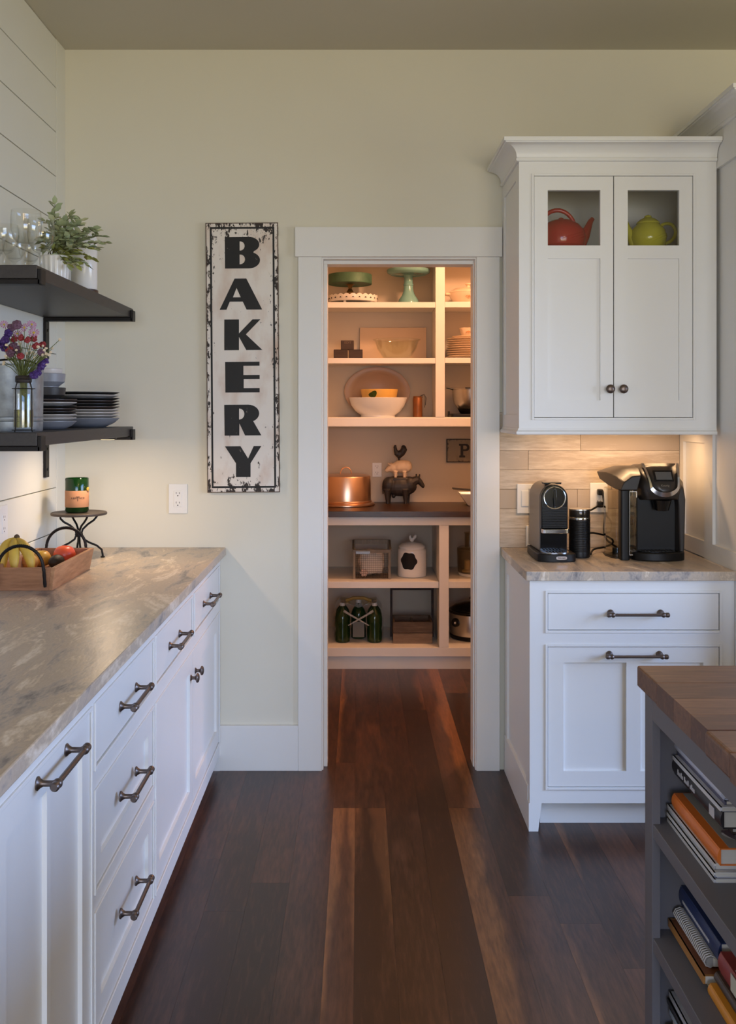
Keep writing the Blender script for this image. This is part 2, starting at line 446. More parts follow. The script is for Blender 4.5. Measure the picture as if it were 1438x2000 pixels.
def arc(cx, cy, rx, ry, a0, a1, n):
    return [(cx + rx * math.cos(math.radians(a0 + (a1 - a0) * i / n)), cy + ry * math.sin(math.radians(a0 + (a1 - a0) * i / n))) for i in range(n + 1)]

# ================================================================== THE SETTING
XL, XR, YR, YB, CZ = -1.207, 4.20, -3.50, 4.08, 2.961
PY0, PY1, PXL, PXR = 4.20, 6.218, -0.80, 1.45      # pantry behind the back wall

# floor: an underlay and loose walnut planks on it
fl = struct(B().box(XL - 0.2, XR + 0.2, YR - 0.2, PY1 + 0.2, -0.12, -0.012).build('floor', M_FLOOR))
fl['sap_left'] = -1.0; fl['sap_right'] = -1.0; fl['sap_fade'] = 0.0
FADE = {(5, 1.2): 1.0, (6, 1.75): 1.15, (12, 2.62): 0.7, (9, 0.9): 0.05}
edges = [-0.70, -0.575, -0.455, -0.335, -0.215, -0.0925, -0.012, 0.101, 0.222, 0.335, 0.455, 0.58, 0.70, 0.82, 0.935, 1.06, 1.18, 1.30, 1.42, 1.54, 1.66]
fixed = {4: [(-0.4, -1, -1), (1.9, -1, -1), (4.45, -1, -1)],
         5: [(-0.4, -1, -1), (1.2, 0.60, 0.36), (3.684, -1, -1), (4.16, 0.28, -1), (6.25, 0, 0)],
         6: [(-0.4, -1, -1), (1.75, 0.26, 0.56), (3.684, -1, -1), (6.25, 0, 0)],
         7: [(-0.4, -1, -1), (2.3, -1, -1), (6.25, 0, 0)],
         8: [(-0.4, -1, -1), (1.5, -1, -1), (4.9, -1, 0.2), (6.25, 0, 0)],
         9: [(-0.4, -1, -1), (0.9, 0.64, -1), (3.684, -0.4, 0.44), (6.25, 0, 0)],
         11: [(-0.4, -1, -1), (1.0, 0.16, -1), (2.85, -1, -1), (6.25, 0, 0)],
         12: [(-0.4, -1, -1), (1.55, -1, -1), (2.62, 0.34, -1), (3.62, -1, -1), (6.25, 0, 0)]}
rf = random.Random(3)
for i in range(len(edges) - 1):
    a, b = edges[i], edges[i + 1]
    if i in fixed: segs = fixed[i]
    else:
        ys = [-0.4]; y = -0.4 + rf.uniform(0.6, 1.9)
        while y < 6.0: ys.append(y); y += rf.uniform(1.3, 2.3)
        segs = [(v, -1 if rf.random() < .9 else -0.35, -1) for v in ys] + [(6.25, 0, 0)]
    if segs[-1][0] < 6.2: segs = segs + [(6.25, 0, 0)]
    for (y0, sl, sr), (y1, _, _) in zip(segs, segs[1:]):
        cx, cy = (a + b) / 2, (y0 + y1) / 2
        w, l = (b - a) / 2 - 0.00015, (y1 - y0) / 2 - 0.00015
        o = B().box(-w, w, -l, l, -0.012, 0.0).build('plank', M_FLOOR, fl)
        o.location = (cx, cy, 0)
        o['sap_left'] = float(sl); o['sap_right'] = float(sr); o['sap_fade'] = float(FADE.get((i, y0), 0.0))

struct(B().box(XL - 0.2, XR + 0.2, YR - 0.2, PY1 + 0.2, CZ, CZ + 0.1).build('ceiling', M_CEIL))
M_PGLASS = glass('pendant_glass', (0.97, 0.96, 0.93), clear=0.88)
for p_, nm_ in zip(PENDANTS, PENDANT_NAMES):
    c_ = thing('pendant_lamp', nm_, 'lamp', p_, group='pendant lamps')
    B().lathe([(0.055, CZ - p_[2] - 0.022), (0.06, CZ - p_[2] - 0.018), (0.06, CZ - p_[2])], n=24).build('ceiling_rose', M_BLACKM, c_, smooth=True)
    ch = B(); z_ = 0.17; k_ = 0
    while z_ < CZ - p_[2] - 0.03:
        ch.tube([((0.008 * math.cos(a)) if k_ % 2 else 0, 0 if k_ % 2 else 0.008 * math.cos(a), z_ + 0.015 * math.sin(a)) for a in [2*PI*i/10 for i in range(10)]], 0.0022, n=5, closed=True); z_ += 0.025; k_ += 1
    o = ch.build('chain', M_BLACKM, c_, smooth=True); o['kind'] = 'stuff'
    B().lathe([(0.03, 0.10), (0.032, 0.12), (0.02, 0.155), (0.006, 0.17)], n=20).build('cap', M_BLACKM, c_, smooth=True)
    B().lathe([(0.03, 0.10), (0.09, 0.07), (0.125, 0.0), (0.13, -0.09), (0.128, -0.09), (0.122, 0.0), (0.088, 0.066), (0.029, 0.097)], n=36, cap0=False, cap1=False).build('shade', M_PGLASS, c_, smooth=True)
wb = B()
wb.box(XL - 0.2, -0.150, YB, PY0, 0, CZ).box(0.489, XR + 0.2, YB, PY0, 0, CZ).box(-0.150, 0.489, YB, PY0, 2.106, CZ)
struct(wb.build('wall_back', M_WALL))

wl = struct(B().box(XL - 0.2, XL - 0.016, YR, YB, 0, CZ).build('wall_left', M_SHIP))
zs = [0.0] + [round(2.765 - 0.1773 * k, 4) for k in range(15, -1, -1) if 2.765 - 0.1773 * k > 0.05] + [CZ]
for z0, z1 in zip(zs, zs[1:]):
    B().box(XL - 0.016, XL, YR, 3.963, z0 + 0.0018, z1 - 0.0018).build('shiplap_board', M_SHIP, wl, bevel=0.001, seg=1)
struct(B().box(XL - 0.016, XL + 0.001, 3.9655, YB, 0, CZ).build('trim_1', M_SHIP, bevel=0.001, seg=1))

wr = B()
wr.box(XR, XR + 0.2, YR, 0.15, 0, CZ).box(XR, XR + 0.2, 2.85, YB, 0, CZ).box(XR, XR + 0.2, 0.15, 2.85, 0, 0.65).box(XR, XR + 0.2, 0.15, 2.85, 2.25, CZ)
struct(wr.build('wall_right', M_WALL))
wq = B()
wq.box(XL - 0.2, -0.9, YR - 0.2, YR, 0, CZ).box(2.5, XR + 0.2, YR - 0.2, YR, 0, CZ).box(-0.9, 2.5, YR - 0.2, YR, 0, 0.6).box(-0.9, 2.5, YR - 0.2, YR, 2.3, CZ)
struct(wq.build('wall_rear', M_WALL))
GLASSW = glass('window_glass', (0.97, 0.985, 1.0))
w1 = struct(B().frame(0.15, 2.85, 0.65, 2.25, XR + 0.06, XR + 0.14, 0.06, plane='yz').box(XR + 0.07, XR + 0.13, 1.48, 1.52, 0.71, 2.19).build('window_1', M_TRIM))
B().box(XR + 0.095, XR + 0.101, 0.21, 2.79, 0.71, 2.19).build('pane', GLASSW, w1)
w2 = struct(B().frame(-0.9, 2.5, 0.6, 2.3, YR - 0.14, YR - 0.06, 0.06).box(0.78, 0.82, YR - 0.13, YR - 0.07, 0.66, 2.24).build('window_2', M_TRIM))
B().box(-0.84, 2.44, YR - 0.101, YR - 0.095, 0.66, 2.24).build('pane', GLASSW, w2)

# pantry shell
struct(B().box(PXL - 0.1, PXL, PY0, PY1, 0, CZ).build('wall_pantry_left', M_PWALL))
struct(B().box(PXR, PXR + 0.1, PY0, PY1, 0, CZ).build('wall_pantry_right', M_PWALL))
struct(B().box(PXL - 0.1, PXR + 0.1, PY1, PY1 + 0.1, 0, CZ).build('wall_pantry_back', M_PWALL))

# doorway trim
d1 = struct(B().box(-0.150, -0.1435, YB - 0.004, PY0 + 0.004, 0, 2.106).build('door_1', M_TRIM))
B().box(0.4805, 0.489, YB - 0.004, PY0 + 0.004, 0, 2.106).build('jamb', M_TRIM, d1)
B().box(-0.1435, 0.4805, YB - 0.004, PY0 + 0.004, 2.099, 2.106).build('jamb', M_TRIM, d1)
B().box(-0.1435, -0.128, YB + 0.035, PY0 + 0.004, 0, 2.084).build('door_stop', M_TRIM, d1, bevel=0.0015)
B().box(0.476, 0.4805, YB + 0.035, PY0 + 0.004, 0, 2.084).build('door_stop', M_TRIM, d1)
B().box(-0.1435, 0.4805, YB + 0.035, PY0 + 0.004, 2.084, 2.099).build('door_stop', M_TRIM, d1, bevel=0.0015)
B().box(-0.2464, -0.1495, YB - 0.018, YB, 0, 2.106).build('side_casing', M_TRIM, d1, bevel=0.0015)
B().box(0.4844, 0.5795, YB - 0.018, YB, 0, 2.106).build('side_casing', M_TRIM, d1, bevel=0.0015)
B().box(-0.2590, 0.5895, YB - 0.024, YB, 2.1065, 2.228).build('head_casing', M_TRIM, d1, bevel=0.0015)
struct(B().box(-0.60, -0.2466, YB - 0.017, YB, 0, 0.185).build('baseboard_back', M_TRIM, bevel=0.0015))
struct(B().box(PXL, -0.150, PY0, PY0 + 0.017, 0, 0.185).build('baseboard_pantry', M_TRIM, bevel=0.0015))

# ================================================================== CABINET PARTS
def fbox(b, ori, face, u0, u1, d0, d1, z0, z1):
    """Box on a cabinet front: u along the front, d outwards from the face."""
    if ori == 'L': b.box(face + d0, face + d1, u0, u1, z0, z1)
    else: b.box(u0, u1, face - d1, face - d0, z0, z1)
    return b
def fpt(ori, face, u, d, z):
    return (face + d, u, z) if ori == 'L' else (u, face - d, z)
def holes_grid(b, ori, face, u0, u1, z0, z1, d0, d1, holes):
    us = sorted({u0, u1, *[h[0] for h in holes], *[h[1] for h in holes]})
    for ua, ub in zip(us, us[1:]):
        m = (ua + ub) / 2
        hs = sorted([h for h in holes if h[0] < m < h[1]], key=lambda h: h[2])
        z = z0
        for h in hs:
            if h[2] > z + 1e-5: fbox(b, ori, face, ua, ub, d0, d1, z, h[2])
            z = h[3]
        if z < z1 - 1e-5: fbox(b, ori, face, ua, ub, d0, d1, z, z1)
    return b
def bead(b, ori, face, u0, u1, z0, z1):
    """Small bead moulding around an inset door or drawer opening."""
    w, d = 0.0085, 0.0045
    fbox(b, ori, face, u0 - w, u0, 0, d, z0 - w, z1 + w); fbox(b, ori, face, u1, u1 + w, 0, d, z0 - w, z1 + w)
    fbox(b, ori, face, u0, u1, 0, d, z1, z1 + w); fbox(b, ori, face, u0, u1, 0, d, z0 - w, z0)
    return b
def pull(ori, face, uc, z, parent, span=0.165):
    b = B()
    ax = (0, 1, 0) if ori == 'L' else (1, 0, 0)
    out = (1, 0, 0) if ori == 'L' else (0, -1, 0)
    for s in (-1, 1):
        b.turned(fpt(ori, face, uc + s * span / 2, -0.001, z), out, [(0, 0.0125), (0.003, 0.0125), (0.006, 0.009), (0.012, 0.0055), (0.028, 0.0055), (0.034, 0.008)], 14)
        b.ball(fpt(ori, face, uc + s * span / 2, 0.036, z), 0.0092, 14, 8)
        p = Vector(fpt(ori, face, uc + s * (span / 2 + 0.006), 0.036, z))
        b.turned(p, Vector(ax) * s, [(0, 0.006), (0.004, 0.0085), (0.012, 0.0085), (0.015, 0.006)], 14)
    b.turned(fpt(ori, face, uc - span / 2, 0.036, z), ax, [(0, 0.0052), (span, 0.0052)], 14)
    return b.build('handle', M_BRONZE, parent, smooth=True, world=True, label='dark bronze bar handle')
def knob(ori, face, u, z, parent):
    out = (1, 0, 0) if ori == 'L' else (0, -1, 0)
    b = B().turned(fpt(ori, face, u, -0.001, z), out, [(0, 0.010), (0.003, 0.010), (0.006, 0.006), (0.014, 0.0055), (0.018, 0.008), (0.021, 0.0155), (0.025, 0.0165), (0.029, 0.013), (0.031, 0.006)], 20)
    return b.build('knob', M_BRONZE, parent, smooth=True, world=True, label='dark bronze round knob')
def front(kind, ori, face, u0, u1, z0, z1, parent, cols=1, border=0.058, name='door', depth=0.020, rec=0.010, mull=0.05):
    """Inset door or drawer front: flat slab or shaker frame with recessed panels."""
    g = 0.0022
    u0 += g; u1 -= g; z0 += g; z1 -= g
    if kind == 'slab':
        return fbox(B(), ori, face, u0, u1, -depth, -0.0005, z0, z1).build(name, M_WHITE, parent, bevel=0.0012, world=True)
    holes = []
    iw = (u1 - u0 - 2 * border - (cols - 1) * mull) / cols
    for c in range(cols):
        a = u0 + border + c * (iw + mull)
        holes.append((a, a + iw, z0 + border, z1 - border))
    d = holes_grid(B(), ori, face, u0, u1, z0, z1, -depth, -0.0005, holes).build(name, M_WHITE, parent, world=True)
    for h in holes:
        fbox(B(), ori, face, h[0] - 0.001, h[1] + 0.001, -depth + 0.001, -rec, h[2] - 0.001, h[3] + 0.001).build('panel', M_WHITE, d, world=True)
    return d

# ================================================================== LEFT BASE CABINETS
XF = -0.569
CT = 0.914                         # worktop height
def left_cabinet(y0, y1, label, holes, end=False):
    t = thing('base_cabinet', label, 'cabinet', ((XL + XF) / 2, (y0 + y1) / 2, 0), group='white base cabinets under the long worktop')
    b = B().box(XL + 0.002, XF - 0.024, y0, y1, 0.063, CT - 0.034)
    b.build('body', M_WHITE, t, world=True)
    fb = holes_grid(B(), 'L', XF, y0, y1, 0.063, CT - 0.034, -0.022, 0, holes)
    ff = fb.build('face_frame', M_WHITE, t, world=True)
    bb = B()
    for h in holes: bead(bb, 'L', XF, *h)
    bb.build('bead_moulding', M_WHITE, ff, bevel=0.0012, world=True)
    B().box(XL + 0.01, XF - 0.075, y0, y1, 0, 0.064).build('toe_kick', M_WHITE, t, world=True)
    return t
DR = (0.705, 0.836)
hs = [(1.546, 2.104, 0.126, 0.836)]
tA = left_cabinet(1.528, 2.1225, 'white pull-out base cabinet with one tall two-panel door, nearest in view', hs)
d = front('shaker', 'L', XF, *hs[0], tA, cols=2, border=0.056, mull=0.022)
pull('L', XF, 1.845, 0.812, d, 0.175)
hs = [(2.141, 2.743, *DR), (2.141, 2.743, 0.438, 0.648), (2.141, 2.743, 0.126, 0.384)]
tB = left_cabinet(2.1226, 2.761, 'white base cabinet with a stack of three drawers', hs)
for k, h in enumerate(hs):
    d = front('slab' if k == 0 else 'shaker', 'L', XF, *h, tB, name='drawer', border=0.052)
    pull('L', XF, 2.455, (0.766, 0.551, 0.271)[k], d)
hs = [(2.779, 3.385, *DR), (3.437, 4.045, *DR), (2.779, 4.045, 0.126, 0.648)]
tC = left_cabinet(2.7611, 4.062, 'white base cabinet with two drawers above a pair of doors, against the back wall', hs)
for k in (0, 1):
    d = front('slab', 'L', XF, *hs[k], tC, name='drawer')
    pull('L', XF, (3.07, 3.725)[k], 0.766, d)
d = front('shaker', 'L', XF, 2.779, 3.412, 0.126, 0.648, tC); knob('L', XF, 3.367, 0.568, d)
d = front('shaker', 'L', XF, 3.412, 4.045, 0.126, 0.648, tC); knob('L', XF, 3.462, 0.568, d)
hs = [(0.952, 1.510, 0.126, 0.836)]
tD = left_cabinet(0.934, 1.5279, 'white base cabinet with one tall door, next towards the viewer from the pull-out', hs)
d = front('shaker', 'L', XF, *hs[0], tD, cols=2, border=0.056, mull=0.022); pull('L', XF, 1.23, 0.812, d, 0.175)
B().box(XF - 0.10, XF + 0.001, 4.0625, YB - 0.001, 0.0, CT - 0.034).build('filler_strip', M_WHITE, tC, world=True)
tag(B().box(XL + 0.002, -0.5444, 0.92, YB - 0.0015, CT - 0.032, CT).build('stone_worktop', M_GRAN, bevel=0.003), 'long grey-brown leathered stone worktop with pale swirls', 'worktop')

# ================================================================== RIGHT BASE CABINET
YF, XS, XT = 3.477, 0.601, 1.3195
hs = [(0.6636, 1.2665, *DR), (0.6636, 1.2665, 0.155, 0.648)]
t = thing('base_cabinet', 'white base cabinet under the coffee machines with one drawer and a two-panel pull-out', 'cabinet', ((XS + XT) / 2, (YF + YB) / 2, 0))
B().box(XS + 0.014, XT, YF + 0.024, YB - 0.02, 0.10, CT - 0.034).build('body', M_WHITE, t, world=True)
fb = holes_grid(B(), 'R', YF, XS, XT, 0.099, CT - 0.034, -0.022, 0, hs)
ff = fb.build('face_frame', M_WHITE, t, world=True)
bb = B()
for h in hs: bead(bb, 'R', YF, *h)
bb.build('bead_moulding', M_WHITE, ff, bevel=0.0012, world=True)
B().box(XS + 0.05, XT, YF + 0.075, YF + 0.09, 0, 0.10).build('toe_kick', M_WHITE, t, world=True)
d = front('slab', 'R', YF, *hs[0], t, name='drawer'); pull('R', YF, 0.972, 0.766, d, 0.175)
d = front('shaker', 'R', YF, *hs[1], t, cols=2, border=0.054, mull=0.05); pull('R', YF, 0.968, 0.621, d, 0.175)
# end panel with recessed field, base trim and tapered foot
ep = B().box(XS, XS + 0.012, YF + 0.022, YF + 0.075, 0.15, CT - 0.034).box(XS, XS + 0.012, YB - 0.075, YB - 0.02, 0.15, CT - 0.034)
ep.box(XS, XS + 0.012, YF + 0.075, YB - 0.075, CT - 0.095, CT - 0.034).box(XS + 0.008, XS + 0.014, YF + 0.075, YB - 0.075, 0.15, CT - 0.095)
e = ep.build('end_panel', M_WHITE, t, world=True)
B().box(XS - 0.003, XS + 0.012, YF + 0.03, YB - 0.02, 0.0, 0.15).build('base_trim', M_WHITE, t, bevel=0.0015, world=True)
B().prism([(XS - 0.003, 0), (XS + 0.030, 0), (XS + 0.042, 0.099), (XS - 0.003, 0.099)], YF, YF + 0.03, 'xz').build('foot', M_WHITE, t, world=True)
tag(B().box(0.5855, XT, YF - 0.019, YB - 0.001, CT - 0.033, CT).build('stone_worktop', M_GRAN, bevel=0.003), 'short grey stone worktop under the two coffee machines', 'worktop')

# ================================================================== TALL UNIT AT THE RIGHT EDGE
XP = 1.3205
TF = 3.39                          # front of the tall unit
def crown(path_fn, prof, name, parent):
    b = B()
    rings = []
    n = len(path_fn(0.0))
    for i in range(n):
        rings.append(b.ring([(*path_fn(o)[i], z) for o, z in prof]))
    for r0, r1 in zip(rings, rings[1:]): b.bridge(r0, r1)
    b.cap(rings[0]); b.cap(rings[-1], True)
    return b.build(name, M_WHITE, parent, smooth=True, world=True, ang=25)
def crown_prof(z0, z1, proj, base=0.0):
    h = z1 - z0
    cove = [(0.010 + (proj - 0.018) * (1 - math.cos(a)), z0 + 0.016 + (h - 0.034) * math.sin(a)) for a in [PI / 2 * k / 8 for k in range(9)]]
    return [(-0.012, z0), (0.008, z0), (0.012, z0 + 0.004), (0.012, z0 + 0.010), (0.008, z0 + 0.014)] + cove + [(proj - 0.006, z1 - 0.014), (proj, z1 - 0.014), (proj, z1), (-0.012, z1)]
t = thing('tall_cabinet', 'tall white panelled cabinet side at the right edge, with crown moulding', 'cabinet', (1.7, 3.7, 0))
B().box(XP + 0.0125, 2.2, TF + 0.023, YB - 0.002, 0, 2.53).build('body', M_WHITE, t, world=True)
sp = B().box(XP, XP + 0.012, 4.030, YB - 0.002, CT + 0.002, 2.53).box(XP, XP + 0.012, 3.697, 3.787, 0, 2.53).box(XP, XP + 0.012, TF, TF + 0.05, 0, 2.53)
for (a, bq) in ((3.787, 4.030), (TF + 0.05, 3.697)):
    sp.box(XP, XP + 0.012, a, bq, CT + 0.002 if a > 3.5 else 0.0, 0.977)
sp.box(XP, XP + 0.012, TF + 0.05, 3.697, 2.367, 2.53)
sp.box(XP, XP + 0.012, 3.787, 4.030, 1.352, 2.53)
sp.build('side_frame', M_WHITE, t, world=True)
hs = [(1.375, 1.757, 0.12, 1.60), (1.763, 2.145, 0.12, 1.60), (1.375, 1.757, 1.66, 2.42), (1.763, 2.145, 1.66, 2.42)]
holes_grid(B(), 'R', TF, XP + 0.0125, 2.2, 0, 2.53, -0.022, 0, hs).build('face_frame', M_WHITE, t, world=True)
for k_, h_ in enumerate(hs):
    d = front('shaker', 'R', TF, *h_, t); knob('R', TF, 1.72 if k_ % 2 == 0 else 1.80, 1.0 if k_ < 2 else 1.74, d)
crown(lambda o: [(XP - o, YB - 0.002), (XP - o, TF - o), (2.2, TF - o)], crown_prof(2.50, 2.575, 0.062), 'crown_moulding', t)

# ================================================================== UPPER CABINET
UX0, UX1, UYF, UZ0, UZ1 = 0.592, 1.3195, 3.652, 1.410, 2.400
t = thing('wall_cabinet', 'white wall cabinet with two glass-topped doors and crown moulding', 'cabinet', ((UX0 + UX1) / 2, (UYF + YB) / 2, UZ0))
M_INT = mat('cabinet_interior_paint', (0.72, 0.70, 0.66), rough=0.6, var=0.01)
c = B().box(UX0 + 0.012, UX0 + 0.018, UYF + 0.024, YB - 0.002, UZ0, UZ1).box(UX1 - 0.018, UX1, UYF + 0.024, YB - 0.002, UZ0, UZ1)
c.box(UX0 + 0.018, UX1 - 0.018, YB - 0.012, YB - 0.002, UZ0, UZ1).box(UX0 + 0.018, UX1 - 0.018, UYF + 0.024, YB - 0.012, UZ0, UZ0 + 0.018)
c.box(UX0 + 0.018, UX1 - 0.018, UYF + 0.024, YB - 0.012, UZ1 - 0.018, UZ1)
c.build('carcass', M_INT, t, world=True)
B().box(UX0 + 0.019, UX1 - 0.019, UYF + 0.04, YB - 0.013, 2.070, 2.088).build('inner_shelf', M_INT, t, world=True)
sp = B().box(UX0, UX0 + 0.012, UYF + 0.022, UYF + 0.075, UZ0, UZ1).box(UX0, UX0 + 0.012, YB - 0.06, YB - 0.002, UZ0, UZ1)
sp.box(UX0, UX0 + 0.012, UYF + 0.075, YB - 0.06, UZ0, UZ0 + 0.05).box(UX0, UX0 + 0.012, UYF + 0.075, YB - 0.06, UZ1 - 0.06, UZ1).box(UX0 + 0.006, UX0 + 0.0125, UYF + 0.075, YB - 0.06, UZ0 + 0.05, UZ1 - 0.06)
sp.build('end_panel', M_WHITE, t, world=True)
hole = (0.647, 1.2325, 1.4496, 2.340)
ff = holes_grid(B(), 'R', UYF, UX0, UX1, UZ0, UZ1, -0.022, 0, [hole]).build('face_frame', M_WHITE, t, world=True)
bead(B(), 'R', UYF, *hole).build('bead_moulding', M_WHITE, ff, bevel=0.0012, world=True)
PANE = glass('cabinet_glass', (0.96, 0.97, 0.97), clear=0.93)
for k, (a, bq, g0, g1) in enumerate(((0.647, 0.9405, 0.698, 0.8915), (0.9405, 1.2325, 0.9927, 1.1825))):
    g = 0.0018
    dd = holes_grid(B(), 'R', UYF, a + g, bq - g, hole[2] + g, hole[3] - g, -0.020, -0.0005, [(g0, g1, 2.084, 2.2877), (g0, g1, 1.513, 2.036)]).build('door', M_WHITE, t, world=True)
    fbox(B(), 'R', UYF, g0 - 0.001, g1 + 0.001, -0.019, -0.010, 1.512, 2.037).build('panel', M_WHITE, dd, world=True)
    fbox(B(), 'R', UYF, g0 - 0.001, g1 + 0.001, -0.014, -0.011, 2.083, 2.2887).build('glass_pane', PANE, dd, world=True)
    knob('R', UYF, (0.9236, 0.972)[k], 1.555, dd)
crown(lambda o: [(UX0 - o, YB - 0.026), (UX0 - o, UYF - o), (UX1 - 0.001, UYF - o)], crown_prof(2.392, 2.468, 0.064), 'crown_moulding', t)
crown(lambda o: [(UX0 - o, YB - 0.021), (UX0 - o, UYF - o), (UX1 - 0.001, UYF - o)], [(-0.02, 1.387), (0.008, 1.387), (0.011, 1.391), (0.011, 1.398), (0.004, 1.404), (0.003, 1.411), (-0.02, 1.411)], 'light_rail', t)
# lamp strip below it
M_LAMP = mat('lamp_diffuser', (1, 0.9, 0.75), rough=0.5, emit=(1.0, 0.66, 0.34, 2.0))
t = thing('under_cabinet_light', 'slim warm light strip under the white wall cabinet', 'lamp', (0.96, 3.86, 1.40))
B().box(0.72, 1.24, 3.845, 3.875, 1.398, 1.4095).build('housing', M_PLATE, t, world=True)
B().box(0.725, 1.235, 3.848, 3.872, 1.3965, 1.398).build('diffuser', M_LAMP, t, world=True)
area('under_cabinet_light_beam', (0.98, 3.86, 1.395), (0.98, 3.90, 0.9), 0.5, 0.03, 2.6, WARM)

# backsplash: wood-look tiles laid in courses
bs = thing('tile_backsplash', 'pale wood-look tile backsplash behind the coffee machines', 'backsplash', (0.95, YB, CT))
B().box(0.5805, XP - 0.0005, YB - 0.003, YB - 0.0005, CT + 0.001, 1.47).build('grout', mat('grout', s255(150, 132, 110), rough=0.9), bs, world=True)
M_TILE = wood('wood_look_tile', s255(178, 160, 138), s255(222, 208, 186), rough=0.45, axis=0, scale=5, stretch=7, rnd=0.45, ring=0.9, bump=0.1)
joints = [[0.86, 1.18], [0.72, 1.05], [0.95], [0.70, 1.13], [0.915], [1.113, 0.75][:1], [0.66, 1.02]]
joints = [[0.82], [1.10], [0.90], [1.04], [0.698], [0.913], [1.113]]
for k in range(7):
    z0 = CT + 0.0012 + 0.0795 * k; z1 = min(z0 + 0.0783, 1.47)
    xs = [0.581] + sorted(joints[k]) + [XP - 0.001]
    for a, bq in zip(xs, xs[1:]):
        o = B().box(-(bq - a) / 2 + 0.0006, (bq - a) / 2 - 0.0006, -0.004, 0, 0, z1 - z0).build('tile', M_TILE, bs, bevel=0.0008, seg=1)
        o.location = ((a + bq) / 2 - 0.95, -0.003, z0 - CT)

# ================================================================== PANTRY SHELVING
PB = PY1 - 0.001
X0, X1, DV0, DV1 = PXL + 0.004, PXR - 0.004, 0.4617, 0.517
UF, LF = 5.925, 5.661
t = thing('pantry_wall_shelves', 'white open wall shelving in the pantry above the dark counter', 'shelving', (0.3, 6.0, 1.382))
B().box(X0, X1, UF, PB, 1.382, 1.4397).build('shelf', M_PANTRY, t, bevel=0.006, world=True)
B().box(DV0, DV1, UF - 0.0005, PB, 1.4397, 2.75).build('divider', M_PANTRY, t, bevel=0.001, world=True)
for z0, z1 in ((1.761, 1.7936), (2.0944, 2.128), (2.40, 2.433), (2.75, 2.785)):
    B().box(X0, DV0 - 0.001, UF + 0.002, PB, z0, z1).build('shelf', M_PANTRY, t, bevel=0.0012, world=True)
    B().box(DV1 + 0.001, X1, UF + 0.002, PB, z0 + 0.002, z1 + 0.002).build('shelf', M_PANTRY, t, bevel=0.0012, world=True)
t = thing('pantry_base_shelves', 'white open base shelving in the pantry below the dark counter', 'shelving', (0.3, 5.9, 0))
B().box(X0, X1, LF, LF + 0.02, 0.824, 0.872).build('top_rail', M_PANTRY, t, bevel=0.0012, world=True)
B().box(DV0, DV1, LF, PB, 0.126, 0.8235).build('divider', M_PANTRY, t, bevel=0.0012, world=True)
B().box(X0, X1, LF, PB, 0.075, 0.1255).build('shelf', M_PANTRY, t, bevel=0.0012, world=True)
for a, bq in ((X0, DV0 - 0.001), (DV1 + 0.001, X1)):
    B().box(a, bq, LF + 0.008, PB, 0.4648, 0.5014).build('shelf', M_PANTRY, t, bevel=0.0012, world=True)
B().box(X0, X1, LF + 0.02, LF + 0.035, 0, 0.0745).build('toe_kick', M_PANTRY, t, world=True)
tag(B().box(X0, X1, 5.636, PB, 0.8725, 0.907).build('pantry_counter', wood('dark_counter_wood', s255(38, 24, 16), s255(66, 44, 30), rough=0.32, axis=0, scale=4, stretch=9), bevel=0.002), 'dark stained wooden counter inside the pantry', 'counter')
# pantry ceiling lamp: a shallow glass dome
t = thing('ceiling_lamp', 'warm round ceiling lamp inside the pantry', 'lamp', (0.95, 5.0, CZ))
B().lathe([(0.0, 0), (0.16, 0), (0.16, -0.02), (0.0, -0.02)][1:3], n=32).build('base', M_PLATE, t, smooth=True)
B().lathe([(0.15, -0.02), (0.145, -0.05), (0.11, -0.08), (0.05, -0.095)], n=32).build('shade', M_LAMP, t, smooth=True)
lp = bpy.data.lights.new('pantry_bulb', 'POINT'); lp.energy = 74; lp.color = (1.0, 0.50, 0.27); lp.shadow_soft_size = 0.10
lo = bpy.data.objects.new('pantry_bulb', lp); lo.location = (0.95, 5.0, CZ - 0.2); COL.objects.link(lo)

# ================================================================== ISLAND WITH BOOK SHELVES
IX, IXS, IYF, IYN = 0.612, 0.627, 2.18, 0.95
M_GREY = mat('grey_island_paint', s255(112, 109, 114), rough=0.45, var=0.02, bump=0.03, bscale=200)
M_BUTCH = wood('butcher_block', s255(96, 64, 46), s255(142, 100, 72), rough=0.42, axis=0, scale=4, stretch=8, rnd=0.3, bump=0.1)
t = thing('kitchen_island', 'grey island with a butcher-block top and open book shelves', 'island', (1.05, 1.57, 0))
B().box(IXS, IXS + 0.018, 2.116, 2.169, 0, 0.868).build('post', M_GREY, t, bevel=0.0012, world=True)
B().box(IXS, IXS + 0.018, 0.97, 1.03, 0, 0.868).build('post', M_GREY, t, bevel=0.0012, world=True)
B().box(IXS, IXS + 0.018, 1.0301, 2.1159, 0.8124, 0.868).build('apron', M_GREY, t, bevel=0.0012, world=True)
B().box(IXS + 0.018, 1.02, 2.153, 2.169, 0, 0.868).build('end_panel', M_GREY, t, world=True)
B().box(IXS + 0.018, 1.02, 0.97, 0.986, 0, 0.868).build('end_panel', M_GREY, t, world=True)
B().box(1.02, 1.45, 0.97, 2.169, 0, 0.868).build('core', M_GREY, t, world=True)
for z in (0.591, 0.348, 0.11):
    B().box(IXS + 0.002, 1.0195, 0.9865, 2.1525, z - 0.030, z).build('shelf', M_GREY, t, bevel=0.0012, world=True)
